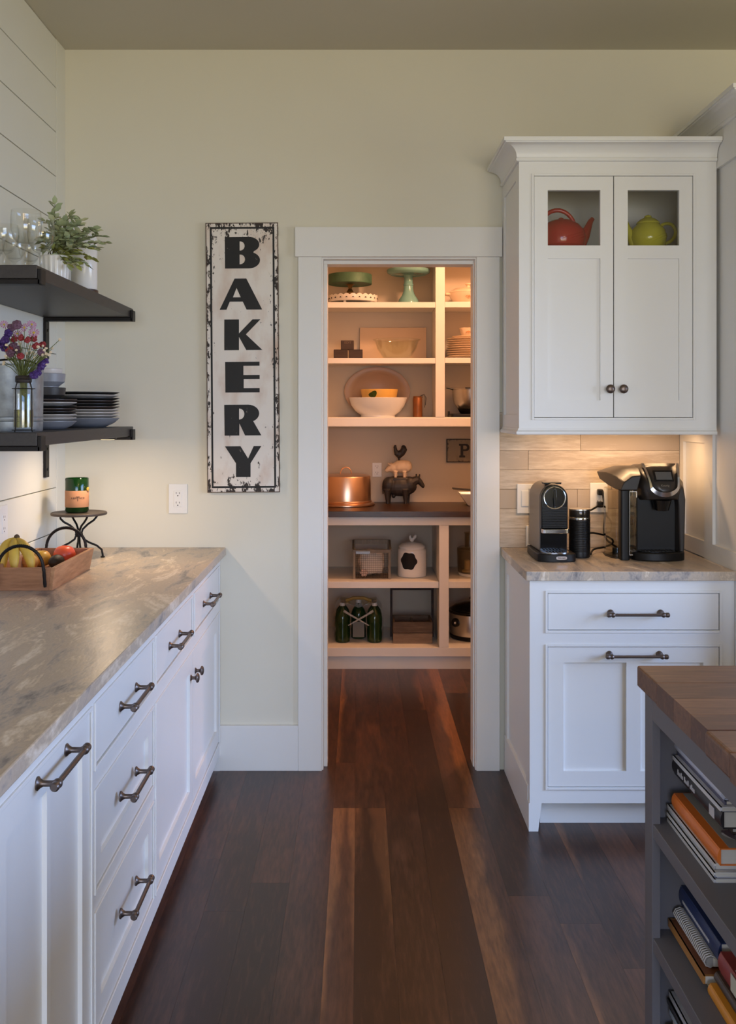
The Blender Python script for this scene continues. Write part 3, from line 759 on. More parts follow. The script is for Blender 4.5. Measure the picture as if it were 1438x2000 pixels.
def top(parent, x0, x1, y0, y1, bev, widths):
    y = y1
    k = 0
    while y > y0 + 0.005:
        w = min(widths[k % len(widths)], y - y0); k += 1
        o = B().box(-(x1 - x0) / 2, (x1 - x0) / 2, -w / 2 + 0.0001, w / 2 - 0.0001, 0, 0.046).build('stave', M_BUTCH, parent, bevel=0.0006 if 0 < k and y < y1 - 0.001 else bev, seg=3)
        o.location = ((x0 + x1) / 2 - 1.05, y - w / 2 - 1.57, CT - 0.046)
        y -= w
top(t, IX, 1.47, 1.738, IYF, 0.005, [0.145, 0.11, 0.10, 0.087])
top(t, IX - 0.006, 1.47, IYN, 1.7375, 0.007, [0.12, 0.09, 0.10])

# ================================================================== SIGN ON THE BACK WALL
M_SIGN = distressed('worn_white_tin', s255(232, 224, 214), s255(206, 180, 162), s255(46, 36, 30), amount=0.72, scale=7)
M_SIGNB = distressed('worn_black_paint', s255(11, 10, 10), s255(20, 18, 17), s255(150, 138, 128), amount=0.0, scale=6)
k = 2.106e-3 / 3.5714
c = W(475.2, 698.9, YB)
sg = thing('wall_sign', 'tall white distressed tin sign reading BAKERY in black capitals', 'sign', (c[0], YB, c[2]))
sg.rotation_euler = (0, math.radians(-0.42), 0)
hw, hh = 252 * k, 937 * k
B().box(-hw, hw, -0.018, -0.001, -hh, hh).build('panel', M_SIGN, sg, bevel=0.0015)
B().frame(-hw, hw, -hh, hh, -0.0195, -0.0175, 0.0035).build('rim', mat('rusty_rim', s255(96, 78, 66), rough=0.6, metal=0.3, var=0.5, scale=60), sg)
B().frame(-hw + 30 * k, hw - 26 * k, -hh + 32 * k, hh - 30 * k, -0.0188, -0.0175, 13 * k).build('border_line', M_SIGNB, sg)
def glyph(outs):
    return [[(((x - 340) - (y - 996) * 0.008) * k, -(y - 996) * k) for x, y in o] for o in outs]
GL = {
 'letter_b': [[(215, 159), (375, 158)] + arc(383, 211, 72, 53, -80, 62, 10) + arc(383, 320, 77, 57, -66, 90, 12) + [(217, 377)],
              [(318, 189)] + arc(322, 221, 31, 32, -90, 90, 8) + [(318, 253)], [(318, 280)] + arc(322, 314, 34, 34, -90, 90, 8) + [(318, 348)]],
 'letter_a': [[(283, 447), (365, 447), (475, 663), (367, 663), (340, 607), (250, 607), (227, 663), (180, 663)], [(297, 512), (326, 577), (272, 577)]],
 'letter_k': [[(212, 731), (314, 731), (314, 828), (408, 731), (463, 731), (362, 835), (477, 944), (365, 944), (314, 852), (314, 944), (212, 944)]],
 'letter_e': [[(218, 1025), (457, 1025), (457, 1053), (345, 1053), (345, 1117), (458, 1117), (458, 1145), (347, 1145), (347, 1208), (458, 1208), (458, 1238), (220, 1238)]],
 'letter_r': [[(212, 1323), (370, 1323)] + arc(377, 1384, 78, 61, -90, 62, 12) + [(470, 1537), (357, 1537), (317, 1452), (317, 1537), (215, 1537)], [(315, 1350)] + arc(318, 1388, 34, 38, -90, 90, 9) + [(315, 1426)]],
 'letter_y': [[(217, 1611), (325, 1611), (378, 1697), (417, 1611), (470, 1611), (395, 1730), (395, 1825), (294, 1825), (294, 1730)]],
}
for nm, outs in GL.items():
    put_mesh(outline_mesh(glyph(outs), 0.0012), nm, M_SIGNB, sg, (0, -0.0183, 0))

# ================================================================== OUTLETS AND SWITCHES
def outlet(loc, w, h, label, axis='y', gangs=('outlet',), m=M_PLATE):
    """Wall plate; its face looks along -y (or +x on the left wall)."""
    t = thing('outlet_plate' if gangs[0] == 'outlet' else 'switch_plate', label, 'outlet' if gangs[0] == 'outlet' else 'switch', loc, 0 if axis == 'y' else PI / 2)
    B().box(-w / 2, w / 2, -0.006, -0.0005, -h / 2, h / 2).build('plate', m, t, bevel=0.002)
    n = len(gangs)
    for i, g in enumerate(gangs):
        cx = (i - (n - 1) / 2) * 0.046
        B().box(cx - 0.0165, cx + 0.0165, -0.0078, -0.005, -0.0335, 0.0335).build('insert', m, t, bevel=0.0012)
        if g == 'outlet':
            for s in (-1, 1):
                zc = s * 0.0195
                b = B().box(cx - 0.0075, cx - 0.0055, -0.0081, -0.0075, zc + 0.0005, zc + 0.0085).box(cx + 0.0055, cx + 0.0075, -0.0081, -0.0075, zc + 0.0005, zc + 0.0075)
                b.cyl((cx, -0.0075, zc - 0.0065), (cx, -0.0081, zc - 0.0065), 0.0026, n=10)
                b.build('slot', M_SLOT, t)
        else:
            b = B().hexa([(cx - 0.014, -0.0095, -0.030), (cx + 0.014, -0.0095, -0.030), (cx + 0.014, -0.0075, -0.030), (cx - 0.014, -0.0075, -0.030)],
                         [(cx - 0.014, -0.0082, 0.030), (cx + 0.014, -0.0082, 0.030), (cx + 0.014, -0.0075, 0.030), (cx - 0.014, -0.0075, 0.030)])
            b.build('rocker', m, t, bevel=0.0008)
    return t
p = W(348, 974, YB); outlet((p[0], YB, p[2]), 0.0765, 0.122, 'white double outlet on the wall between sign and worktop')
outlet((XL, 3.36, 1.092), 0.078, 0.124, 'white outlet plate on the shiplap wall behind the fruit tray', axis='x')
p = W(1036, 973.5, YB); outlet((p[0], YB - 0.0072, p[2]), 0.112, 0.121, 'white switch plate on the tiles behind the slim coffee machine', gangs=('switch', 'switch'))
p = W(1168.7, 971.5, YB); outlet((p[0], YB - 0.0072, p[2]), 0.072, 0.121, 'white outlet with two black plugs on the tile backsplash')
p = W(736.5, 917.5, PY1); outlet((p[0], PY1, p[2]), 0.058, 0.088, 'pale outlet on the pantry wall beside the copper cake cover', m=M_PANTRY)

# ================================================================== OPEN SHELVES ON THE LEFT WALL
def wall_shelf(zt, label):
    t = thing('wall_shelf', label, 'shelf', (-1.04, 3.27, zt), group='black shelves on the shiplap wall')
    B().box(XL + 0.001, -0.873, 2.693, 3.846, zt - 0.037, zt).build('board', M_SHELF, t, bevel=0.002, world=True)
    for y in (2.715, 3.815):
        b = B().box(XL + 0.002, -0.866, y - 0.020, y + 0.020, zt - 0.051, zt - 0.038)
        b.box(-0.8725, -0.862, y - 0.020, y + 0.020, zt - 0.051, zt - 0.010)
        b.box(XL + 0.002, XL + 0.012, y - 0.020, y + 0.020, zt - 0.195, zt - 0.051)
        o = b.build('bracket', M_BLACKM, t, bevel=0.0012, world=True)
        for dz in (0.085, 0.165):
            B().cyl((XL + 0.011, y, zt - dz), (XL + 0.0145, y, zt - dz), 0.005, n=12).build('screw', M_BLACKM, o, smooth=True, world=True)
    return t
wall_shelf(1.870, 'upper black wooden shelf holding glasses and a potted plant')
wall_shelf(1.4145, 'lower black wooden shelf holding plates, bowls and flowers')
t = thing('under_shelf_light', 'small warm puck light under the lower black shelf', 'lamp', (-0.925, 3.66, 1.377))
B().lathe([(0.03, -0.007), (0.033, -0.004), (0.033, 0.0004)], n=24).build('housing', M_BLACKM, t, smooth=True)
B().lathe([(0.024, -0.0085), (0.025, -0.007)], n=24).build('diffuser', M_LAMP, t)
area('under_shelf_beam', (-0.925, 3.66, 1.366), (-0.925, 3.67, 0.9), 0.045, 0.045, 2.1, (1.0, 0.74, 0.50))

Z1, Z2 = 1.8702, 1.4147
# wine glasses
M_GLASS = glass('clear_glass', (0.985, 0.99, 0.985), clear=0.88)
def wine_glass(loc, h, r, label):
    t = thing('wine_glass', label, 'glass', loc, group='glasses on the upper shelf')
    rb = r * 0.80
    B().lathe([(rb, 0.0), (rb, 0.002), (rb * 0.5, 0.005), (0.006, 0.010)], n=28, cap1=False).build('foot', M_GLASS, t, smooth=True)
    B().lathe([(0.006, 0.010), (0.0045, 0.02), (0.0045, h * 0.36), (0.008, h * 0.40)], n=14, cap0=False, cap1=False).build('stem', M_GLASS, t, smooth=True)
    z = h * 0.40
    prof = [(0.008, z), (r * 0.55, z + 0.008), (r * 0.88, z + 0.028), (r * 1.0, z + 0.052), (r * 0.99, z + (h - z) * 0.8), (r * 0.94, h), (r * 0.94 - 0.0012, h), (r * 0.985 - 0.0014, z + (h - z) * 0.8), (r - 0.0016, z + 0.052), (r * 0.86, z + 0.030), (r * 0.5, z + 0.011), (0.004, z + 0.008)]
    B().lathe(prof, n=32, cap0=False).build('bowl', M_GLASS, t, smooth=True)
for px, Y, top, r, lb in ((51, 2.80, 412, 0.043, 'largest clear wine glass with a wide rim, in front of the group'),
                          (80, 2.93, 428, 0.040, 'clear wine glass nearest the leafy plant'),
                          (8, 2.86, 440, 0.042, 'clear wine glass at the left edge of the picture'),
                          (28, 3.06, 452, 0.036, 'small clear wine glass behind the largest one'),
                          (-16, 3.05, 446, 0.038, 'clear wine glass farthest left, half out of the picture'),
                          (58, 3.20, 446, 0.036, 'clear wine glass at the back between the others')):
    x, _, z = W(px, top, Y)
    wine_glass((max(x, -1.155), Y, Z1), z - Z1, r, lb)

# potted plant
M_LEAF = [mat('sage_leaf_a', s255(158, 168, 126), rough=0.55, var=0.25, scale=30), mat('sage_leaf_b', s255(186, 190, 150), rough=0.55, var=0.2, scale=30), mat('sage_leaf_c', s255(160, 164, 88), rough=0.5, var=0.25, scale=30)]
M_STEM = mat('plant_stem', s255(86, 84, 56), rough=0.7, var=0.2)
def leaf_mesh(l, w, m, name='leaf'):
    pts = [(0, 0, 0), (l * .28, w * .42, .0), (l * .62, w * .46, -.001), (l, 0, -.004), (l * .62, -w * .46, -.001), (l * .28, -w * .42, 0), (l * .3, 0, -.0025), (l * .65, 0, -.004)]
    me = bpy.data.meshes.new(name)
    me.from_pydata(pts, [], [(0, 6, 1), (1, 6, 7, 2), (2, 7, 3), (0, 5, 6), (6, 5, 4, 7), (7, 4, 3)])
    for p_ in me.polygons: p_.use_smooth = True
    me.materials.append(m); return me
x, y, _ = W(107, 520, 3.08)
pp = thing('potted_plant', 'bushy sage-green plant in a fluted white pot', 'plant', (x, y, Z1))
B().lathe([(0.036, 0), (0.040, 0.004), (0.045, 0.075), (0.047, 0.080), (0.044, 0.083), (0.040, 0.076)], n=96, flute=lambda a, z: 1 + 0.028 * math.cos(16 * a) * (1 if 0.003 < z < 0.079 else 0.3)).build('pot', M_PORC, pp, smooth=True)
B().lathe([(0.041, 0.070), (0.041, 0.074)], n=20).build('soil', mat('soil', s255(50, 38, 28), rough=0.95, var=0.4), pp)
rl = random.Random(11)
LM = [leaf_mesh(0.029, 0.018, M_LEAF[i]) for i in range(3)]
stems = []
targets = [(0.0, 0.0, 0.245), (-0.01, 0.02, 0.22), (0.035, 0.0, 0.20), (0.06, 0.01, 0.185), (0.09, 0.02, 0.175), (0.115, 0.02, 0.150), (0.10, 0.05, 0.155), (0.075, -0.02, 0.115), (0.085, 0.03, 0.085), (0.055, -0.02, 0.07), (0.04, -0.035, 0.055), (-0.02, -0.03, 0.10), (-0.035, 0.0, 0.14), (-0.03, 0.03, 0.16), (0.02, 0.05, 0.19), (0.05, 0.06, 0.16), (0.02, -0.04, 0.15), (0.045, -0.03, 0.17), (0.07, 0.0, 0.14), (0.03, 0.02, 0.13), (0.0, -0.035, 0.12), (0.09, 0.05, 0.12), (0.06, 0.03, 0.20), (0.105, 0.0, 0.165), (0.12, 0.04, 0.135), (0.045, -0.04, 0.125), (0.02, -0.02, 0.175), (-0.025, -0.01, 0.19), (0.075, -0.03, 0.15), (0.065, -0.035, 0.095), (-0.03, -0.03, 0.125), (0.03, 0.03, 0.22)]
targets += [(0.10, -0.02, 0.105), (0.11, 0.0, 0.125), (0.09, -0.03, 0.08), (0.065, -0.04, 0.05), (0.08, 0.0, 0.06)]
for tx, ty, tz in targets:
    tx = tx * 1.22 if tx > 0 else tx
    p0 = Vector((rl.uniform(-.02, .02), rl.uniform(-.02, .02), 0.074)); p2 = Vector((tx, ty, tz)); p1 = (p0 + p2) / 2 + Vector((-tx * 0.15, 0, 0.035))
    pts = [(1-s)**2 * p0 + 2*s*(1-s) * p1 + s*s * p2 for s in [i / 6 for i in range(7)]]
    B().tube(pts, [0.0016, 0.0015, 0.0014, 0.0013, 0.0011, 0.001, 0.0008], n=5).build('stem', M_STEM, pp, smooth=True)
    n = 8
    for i in range(n):
        s = 0.30 + 0.70 * i / (n - 1)
        q = (1-s)**2 * p0 + 2*s*(1-s) * p1 + s*s * p2
        tg = (2*(1-s)*(p1-p0) + 2*s*(p2-p1)).normalized()
        for side in (0, 1):
            az = rl.uniform(0, 2*PI)
            dirv = (tg * 0.7 + Vector((math.cos(az), math.sin(az), rl.uniform(-0.2, 0.5)))).normalized()
            if i == n - 1 and side == 0: dirv = tg
            me = LM[2 if (q.z < 0.11 and rl.random() < .6) else rl.choice((0, 0, 1))]
            o = bpy.data.objects.new('leaf', me); COL.objects.link(o); o.parent = pp
            o.location = q; o.rotation_euler = (dirv.to_track_quat('X', 'Z') @ Euler((rl.uniform(-.8, .8), 0, 0)).to_quaternion()).to_euler()
            o.scale = [rl.uniform(0.75, 1.12)] * 3

# white canisters behind the plant
x, y, z = W(161, 455, 3.33)
t = thing('ceramic_canister', 'tall white canister on a dark wooden base behind the plant', 'canister', (x + 0.006, y, Z1))
B().lathe([(0.046, 0), (0.046, 0.008), (0.044, 0.010)], n=32).build('base', wood('dark_base_wood', s255(48, 34, 28), s255(74, 54, 44), axis=0), t, smooth=True)
B().lathe([(0.040, 0.0101), (0.043, 0.014), (0.043, 0.165), (0.041, 0.170)], n=36).build('body', M_PORC, t, smooth=True)
B().lathe([(0.0425, 0.1705), (0.043, 0.178), (0.040, 0.190), (0.028, 0.200), (0.008, 0.205)], n=36).build('lid', M_PORC, t, smooth=True)
x, y, z = W(136, 430, 3.56)
t = thing('ceramic_jar', 'white round-lidded jar peeking out above the plant', 'jar', (x, y, Z1))
B().lathe([(0.030, 0), (0.037, 0.005), (0.040, 0.10), (0.036, 0.19)], n=32).build('body', M_PORC, t, smooth=True)
zt = z - Z1
B().lathe([(0.037, 0.1905), (0.037, zt - 0.03), (0.033, zt - 0.014), (0.02, zt - 0.003), (0.006, zt)], n=32).build('lid', M_PORC, t, smooth=True)

# plates and bowls on the lower shelf
M_DKST = mat('charcoal_stoneware', s255(52, 50, 50), rough=0.4, var=0.12)
M_LTST = mat('pale_stoneware', s255(206, 200, 194), rough=0.3, var=0.03)
M_GRST = mat('grey_stoneware', s255(140, 142, 148), rough=0.35, var=0.05)
M_BRST = mat('brown_stoneware', s255(74, 62, 58), rough=0.4, var=0.12)
def plate(name, loc, r, h, m, label, grp, cat='plate', dz=0.004):
    prof = [(r * 0.55, 0), (r * 0.62, 0.0), (r * 0.86, h * 0.45), (r, h - 0.0015), (r, h), (r * 0.985, h + 0.0006), (r * 0.84, h * 0.55 + 0.002), (r * 0.6, dz), (0.004, dz)]
    return tag(B().lathe(prof, n=48).build(name, m, smooth=True), label, cat, grp), loc
def put(pair): pair[0].location = pair[1]
xs_, ys_ = -1.022, 3.665
cols = [(M_GRST, 0.030, 'grey-blue'), (M_LTST, 0.010, 'pale'), (M_LTST, 0.010, 'pale'), (M_LTST, 0.010, 'pale'), (M_BRST, 0.010, 'brown'), (M_DKST, 0.010, 'charcoal'), (M_BRST, 0.010, 'brown'), (M_DKST, 0.010, 'charcoal'), (M_LTST, 0.010, 'pale'), (M_DKST, 0.010, 'charcoal')]
names = ['grey deep plate at the bottom of the large stack', 'lowest of the three pale plates low in the large stack', 'middle one of the three pale plates low in the large stack', 'top one of the three pale plates low in the large stack',
         'brown plate just above the pale ones in the large stack', 'charcoal plate sixth from the bottom of the large stack', 'brown plate seventh from the bottom of the large stack', 'charcoal plate just below the single pale one in the large stack',
         'single pale plate near the top of the large stack', 'charcoal plate on top of the large stack']
z = Z2
for (m, h, _), lb in zip(cols, names):
    rr = 0.136 + random.uniform(-.001, .0015)
    put(plate('dinner_plate', (xs_, ys_, z), rr, h + 0.004, m, lb, 'large plates stacked on the lower shelf')); z += h + 0.0005
ZL = z
cols = [(M_GRST, 0.024), (M_LTST, 0.010), (M_LTST, 0.010), (M_DKST, 0.009), (M_BRST, 0.009), (M_DKST, 0.009), (M_LTST, 0.010), (M_BRST, 0.009)]
names = ['grey deep plate at the bottom of the small stack', 'lower of the two pale plates low in the small stack', 'upper of the two pale plates low in the small stack', 'charcoal plate just above the pale ones in the small stack', 'brown plate fifth from the bottom of the small stack',
         'charcoal plate sixth from the bottom of the small stack', 'single pale plate near the top of the small stack', 'brown plate on top of the small stack under the bowls']
z = Z2
for (m, h), lb in zip(cols, names):
    put(plate('side_plate', (-1.012, 3.20, z), 0.100 + random.uniform(-.001, .001), h + 0.003, m, lb, 'small plates stacked on the lower shelf')); z += h + 0.0005
def bowl(loc, r, h, m, label, grp, name='bowl', foot=0.5, belly=0.92, n=40):
    prof = [(r * foot, 0), (r * foot, 0.003), (r * belly, h * 0.40), (r * 0.985, h * 0.75), (r, h - 0.001), (r - 0.002, h), (r - 0.004, h - 0.001), (r * 0.93, h * 0.72), (r * (belly - 0.08), h * 0.42), (r * foot, 0.008), (0.004, 0.007)]
    o = tag(B().lathe(prof, n=n).build(name, m, smooth=True), label, 'bowl', grp); o.location = loc; return o
GB = 'bowls nested on the small plate stack'
zb = z + 0.0005
bowl((-1.012, 3.20, zb), 0.066, 0.040, M_DKST, 'charcoal bowl under the grey one on the small plate stack', GB, foot=0.62, belly=0.95)
bowl((-1.012, 3.20, zb + 0.041), 0.065, 0.044, M_GRST, 'light grey bowl above the charcoal one on the small plate stack', GB, foot=0.68, belly=0.96)
bowl((-1.012, 3.20, zb + 0.056), 0.056, 0.045, M_LTST, 'white bowl nested inside the light grey bowl', GB, foot=0.5, belly=0.9)

# galvanised canister
M_GALV = mat('galvanised_metal', s255(146, 150, 152), rough=0.45, metal=0.5, var=0.55, scale=42, rvar=0.15)
x, y, z = W(24, 712, 2.90)
t = thing('galvanised_bucket', 'mottled galvanised metal bucket at the left end of the lower shelf', 'bucket', (x, y, Z2))
hz = z - Z2
B().lathe([(0.084, 0), (0.0855, 0.003), (0.086, 0.028), (0.088, 0.030), (0.086, 0.033), (0.086, 0.040), (0.088, 0.042), (0.086, 0.045), (0.088, hz - 0.006), (0.0905, hz - 0.003), (0.0905, hz), (0.086, hz), (0.083, 0.006), (0.004, 0.005)], n=48).build('body', M_GALV, t, smooth=True)
B().tube([(0.088 * math.cos(a), 0.088 * math.sin(a) * 0.2 - 0.02, hz - 0.015 + 0.03 * math.sin(a)) for a in [PI * i / 14 for i in range(15)]], 0.003, n=8).build('handle', M_BLACKM, t, smooth=True)

# bottle vase in a wire holder, with its bouquet
x, y, _ = W(46, 800, 2.735)
t = thing('bottle_vase', 'clear bottle vase of murky water held in a dark wire caddy', 'vase', (x, y, Z2))
B().lathe([(0.022, 0.008), (0.0265, 0.011), (0.0275, 0.02), (0.0275, 0.105), (0.026, 0.118), (0.019, 0.130), (0.0175, 0.146), (0.019, 0.149), (0.017, 0.150), (0.0155, 0.130), (0.0235, 0.117), (0.0253, 0.105), (0.0253, 0.013), (0.004, 0.0115)], n=32).build('bottle', M_GLASS, t, smooth=True)
B().lathe([(0.024, 0.0135), (0.0249, 0.02), (0.0249, 0.062), (0.004, 0.0622)], n=28).build('water', glass('murky_water', (0.62, 0.56, 0.28), clear=0.9), t, smooth=True)
wr_ = B()
for zc in (0.006, 0.120):
    wr_.tube([(0.030 * math.cos(a), 0.030 * math.sin(a), zc) for a in [2*PI*i/24 for i in range(24)]], 0.0013, n=6, closed=True)
for a in (PI / 4 + 0.35, 3*PI/4 + 0.35, 5*PI/4 + 0.35, 7*PI/4 + 0.35):
    ca, sa = math.cos(a), math.sin(a)
    wr_.tube([(0.033*ca, 0.033*sa, 0.0014), (0.030*ca, 0.030*sa, 0.006), (0.030*ca, 0.030*sa, 0.120), (0.026*ca, 0.026*sa, 0.132), (0.0185*ca, 0.0185*sa, 0.146)], 0.0014, n=6)
wr_.tube([(0.0205*math.cos(a), 0.0205*math.sin(a), 0.146) for a in [2*PI*i/20 for i in range(20)]], 0.0022, n=6, closed=True)
wr_.build('wire_holder', M_BLACKM, t, smooth=True)
B().lathe([(0.0195, 0.136), (0.022, 0.139), (0.022, 0.153), (0.0195, 0.156)], n=24, cap0=False, cap1=False).build('cork_band', mat('dark_twine', s255(52, 46, 44), rough=0.9, var=0.3, scale=80), t, smooth=True)
bq_ = thing('flower_bouquet', 'mixed bouquet of purple, red, pink and white flowers in the bottle vase', 'flowers', (x, y, Z2 + 0.02))
PUR = mat('purple_petal', s255(66, 40, 104), rough=0.6, var=0.3, scale=60); PNK = mat('pink_petal', s255(176, 120, 156), rough=0.6, var=0.2, scale=60)
RED = mat('red_bloom', s255(140, 46, 50), rough=0.6, var=0.3, scale=60); WHT = mat('cream_bud', s255(222, 206, 178), rough=0.6, var=0.1); MAU = mat('mauve_bloom', s255(104, 74, 92), rough=0.65, var=0.3, scale=60)
YEL = mat('yellow_centre', s255(190, 160, 50), rough=0.6); GRN = mat('flower_stem', s255(96, 104, 54), rough=0.6, var=0.2)
rb_ = random.Random(5)
def daisy(r, m):
    me = bpy.data.meshes.new('blossom'); vs, fs = [], []
    for i in range(11):
        a = 2 * PI * i / 11
        for (rr, da, z_) in ((0.15, -.05, 0), (0.8, -.2, .10), (1.0, 0, .06), (0.8, .2, .10), (0.15, .05, 0)):
            vs.append((r*rr*math.cos(a+da), r*rr*math.sin(a+da), r*z_))
        fs.append(tuple(range(i*5, i*5+5)))
    me.from_pydata(vs, [], fs); me.materials.append(m); return me
def bloom(r, m, seed):
    q = random.Random(seed); b = B()
    b.ball((0, 0, 0), r * 0.7, 10, 6, warp=lambda v: 1 + 0.3 * math.sin(7 * v.x + 5 * v.y * 3 + seed))
    for i in range(7):
        a = 2 * PI * i / 7; b.ball((r*.55*math.cos(a), r*.55*math.sin(a), r*q.uniform(-.2, .3)), r*.42, 7, 5)
    me_o = b.build('blossom', m); me = me_o.data; bpy.data.objects.remove(me_o); return me
MESH = {'d': daisy(0.015, PNK), 'p': bloom(0.013, PUR, 1), 'r': bloom(0.011, RED, 2), 'm': bloom(0.013, MAU, 3), 'w': bloom(0.0046, WHT, 4), 'P': bloom(0.019, PUR, 6)}
spots = [('d', 62, 634), ('d', 66, 650), ('d', 48, 640), ('d', 8, 634), ('d', 34, 652), ('m', 22, 640), ('m', 33, 634), ('p', 10, 664), ('p', 2, 672), ('p', 16, 652), ('p', 8, 680), ('r', 28, 662), ('r', 42, 660), ('r', 54, 664), ('r', 66, 662), ('m', 26, 676), ('m', 34, 684), ('r', 40, 696), ('r', 18, 684), ('m', 20, 690), ('r', 70, 676), ('r', 83, 673), ('m', 80, 688), ('P', 81, 714), ('p', 74, 728), ('p', 66, 733), ('p', 88, 706)]
for i in range(46):
    u = rb_.random()
    spots.append(('w', rb_.choice((rb_.gauss(62, 10), rb_.gauss(92, 9), rb_.gauss(18, 9))), rb_.gauss(690, 11)))
for kd, px, py in spots:
    Y = 2.735 + rb_.uniform(-0.045, 0.045)
    q = Vector(W(px, py, Y)) - bq_.location
    base = Vector((rb_.uniform(-.008, .008), rb_.uniform(-.008, .008), rb_.uniform(0.0, 0.03)))
    neck = Vector((base.x, base.y, 0.128))
    B().tube([base, neck, neck * 0.4 + q * 0.6 + Vector((0, 0, 0.006)), q], 0.0009, n=4).build('stem', GRN, bq_)
    o = bpy.data.objects.new('blossom', MESH[kd]); COL.objects.link(o); o.parent = bq_; o.location = q
    o.rotation_euler = (rb_.uniform(0.6, 1.5), rb_.uniform(-.4, .4), rb_.uniform(-.8, .8)); o.scale = [rb_.uniform(.85, 1.15)] * 3
    if kd == 'd': B().ball((0, 0, 0.001), (0.0035, 0.0035, 0.002), 8, 5).build('flower_centre', YEL, o)
    
# ================================================================== LEFT WORKTOP: TRAY, FRUIT, STAND, CANDLE
M_TRAY = wood('tray_wood', s255(150, 104, 70), s255(196, 148, 108), rough=0.5, axis=1, scale=4, stretch=8, bump=0.2)
M_TRAYX = wood('tray_wood_end', s255(140, 96, 66), s255(184, 134, 98), rough=0.5, axis=0, scale=4, stretch=8, bump=0.2)
xa, xb, ya, yb, hz = -1.135, -0.953, 3.088, 3.520, 0.073
fr = thing('fruit_tray', 'shallow wooden tray with twisted iron handles', 'tray', ((xa + xb) / 2, (ya + yb) / 2, CT))
fl_, tk = 0.012, 0.013
def side(p0, p1, q0, q1, nm, m):
    """Flared board between an inner and an outer foot line."""
    B().hexa(p0 + p1, q0 + q1).build(nm, m, fr, bevel=0.001, world=True)
z0, z1 = CT, CT + hz
B().hexa([(xb - tk, ya, z0), (xb, ya, z0), (xb, yb, z0), (xb - tk, yb, z0)], [(xb - tk + fl_, ya - fl_, z1), (xb + fl_, ya - fl_, z1), (xb + fl_, yb + fl_, z1), (xb - tk + fl_, yb + fl_, z1)]).build('side_board', M_TRAY, fr, bevel=0.001, world=True)
B().hexa([(xa, ya, z0), (xa + tk, ya, z0), (xa + tk, yb, z0), (xa, yb, z0)], [(xa - fl_, ya - fl_, z1), (xa + tk - fl_, ya - fl_, z1), (xa + tk - fl_, yb + fl_, z1), (xa - fl_, yb + fl_, z1)]).build('side_board', M_TRAY, fr, bevel=0.001, world=True)
for (yy, s) in ((ya, -1), (yb, 1)):
    y_in, y_out = (yy, yy + tk) if s < 0 else (yy - tk, yy)
    B().hexa([(xa + tk, y_in, z0), (xb - tk, y_in, z0), (xb - tk, y_out, z0), (xa + tk, y_out, z0)], [(xa + tk - fl_, y_in + s * fl_, z1), (xb - tk + fl_, y_in + s * fl_, z1), (xb - tk + fl_, y_out + s * fl_, z1), (xa + tk - fl_, y_out + s * fl_, z1)]).build('end_board', M_TRAYX, fr, bevel=0.001, world=True)
    xc, yo = (xa + xb) / 2, (yy - 0.010 if s < 0 else yy + 0.010)
    pts = [(xc - 0.073, yo + s * 0.004, z0 + 0.014), (xc - 0.072, yo + s * 0.012, z1 - 0.01)] + [(xc + 0.070 * math.cos(PI - a), yo + s * 0.014, z1 + 0.002 + 0.068 * math.sin(a)) for a in [PI * i / 18 for i in range(1, 18)]] + [(xc + 0.072, yo + s * 0.012, z1 - 0.01), (xc + 0.073, yo + s * 0.004, z0 + 0.014)]
    fine = []
    for p_, q_ in zip(pts, pts[1:]):
        for i in range(4): fine.append(Vector(p_).lerp(Vector(q_), i / 4))
    fine.append(Vector(pts[-1]))
    B().tube(fine, [0.0048 + (0.0010 if i % 2 else 0) for i in range(len(fine))], n=8).build('handle', M_BLACKM, fr, smooth=True, world=True, label='dark twisted iron handle')
B().box(xa + tk * 0.7, xb - tk * 0.7, ya + tk * 0.7, yb - tk * 0.7, CT + 0.0005, CT + 0.0195).build('bottom', M_TRAY, fr, world=True)
ZT = CT + 0.0200
M_BAN = mat('banana_skin', s255(206, 170, 70), rough=0.5, var=0.28, scale=22)
M_BTIP = mat('banana_tip', s255(84, 66, 44), rough=0.8, var=0.3)
bn = thing('banana_bunch', 'bunch of ripe yellow bananas standing in the tray', 'fruit', (-1.085, 3.22, ZT), group='fruit in the tray')
crownp = Vector(W(33, 1050, 3.22)) - bn.location
ends = [(-0.050, -0.045, 0.022), (-0.012, -0.060, 0.020), (0.036, -0.040, 0.018)]
for i, e in enumerate(ends):
    e = Vector(e)
    c1 = crownp + Vector((-0.012 + 0.02 * (i - 1), -0.004 * i, -0.012)); mid = (crownp + e) / 2 + Vector((-0.025 + 0.030 * i, -0.022, 0.020))
    pts = []
    for s in [j / 12 for j in range(13)]:
        pts.append((1-s)**3 * crownp + 3*(1-s)**2*s * c1 + 3*(1-s)*s*s * mid + s**3 * e)
    rad = [0.005, 0.0055, 0.008, 0.012, 0.0150, 0.0168, 0.0175, 0.0175, 0.0172, 0.0162, 0.014, 0.010, 0.005]
    o = B().tube(pts, rad, n=10).build('banana', M_BAN, bn, smooth=True, ang=60)
    B().ball(e, (0.006, 0.006, 0.005), 8, 6).build('tip', M_BTIP, o, smooth=True)
B().ball(crownp, (0.010, 0.008, 0.011), 10, 8).build('stalk', M_BTIP, bn, smooth=True)
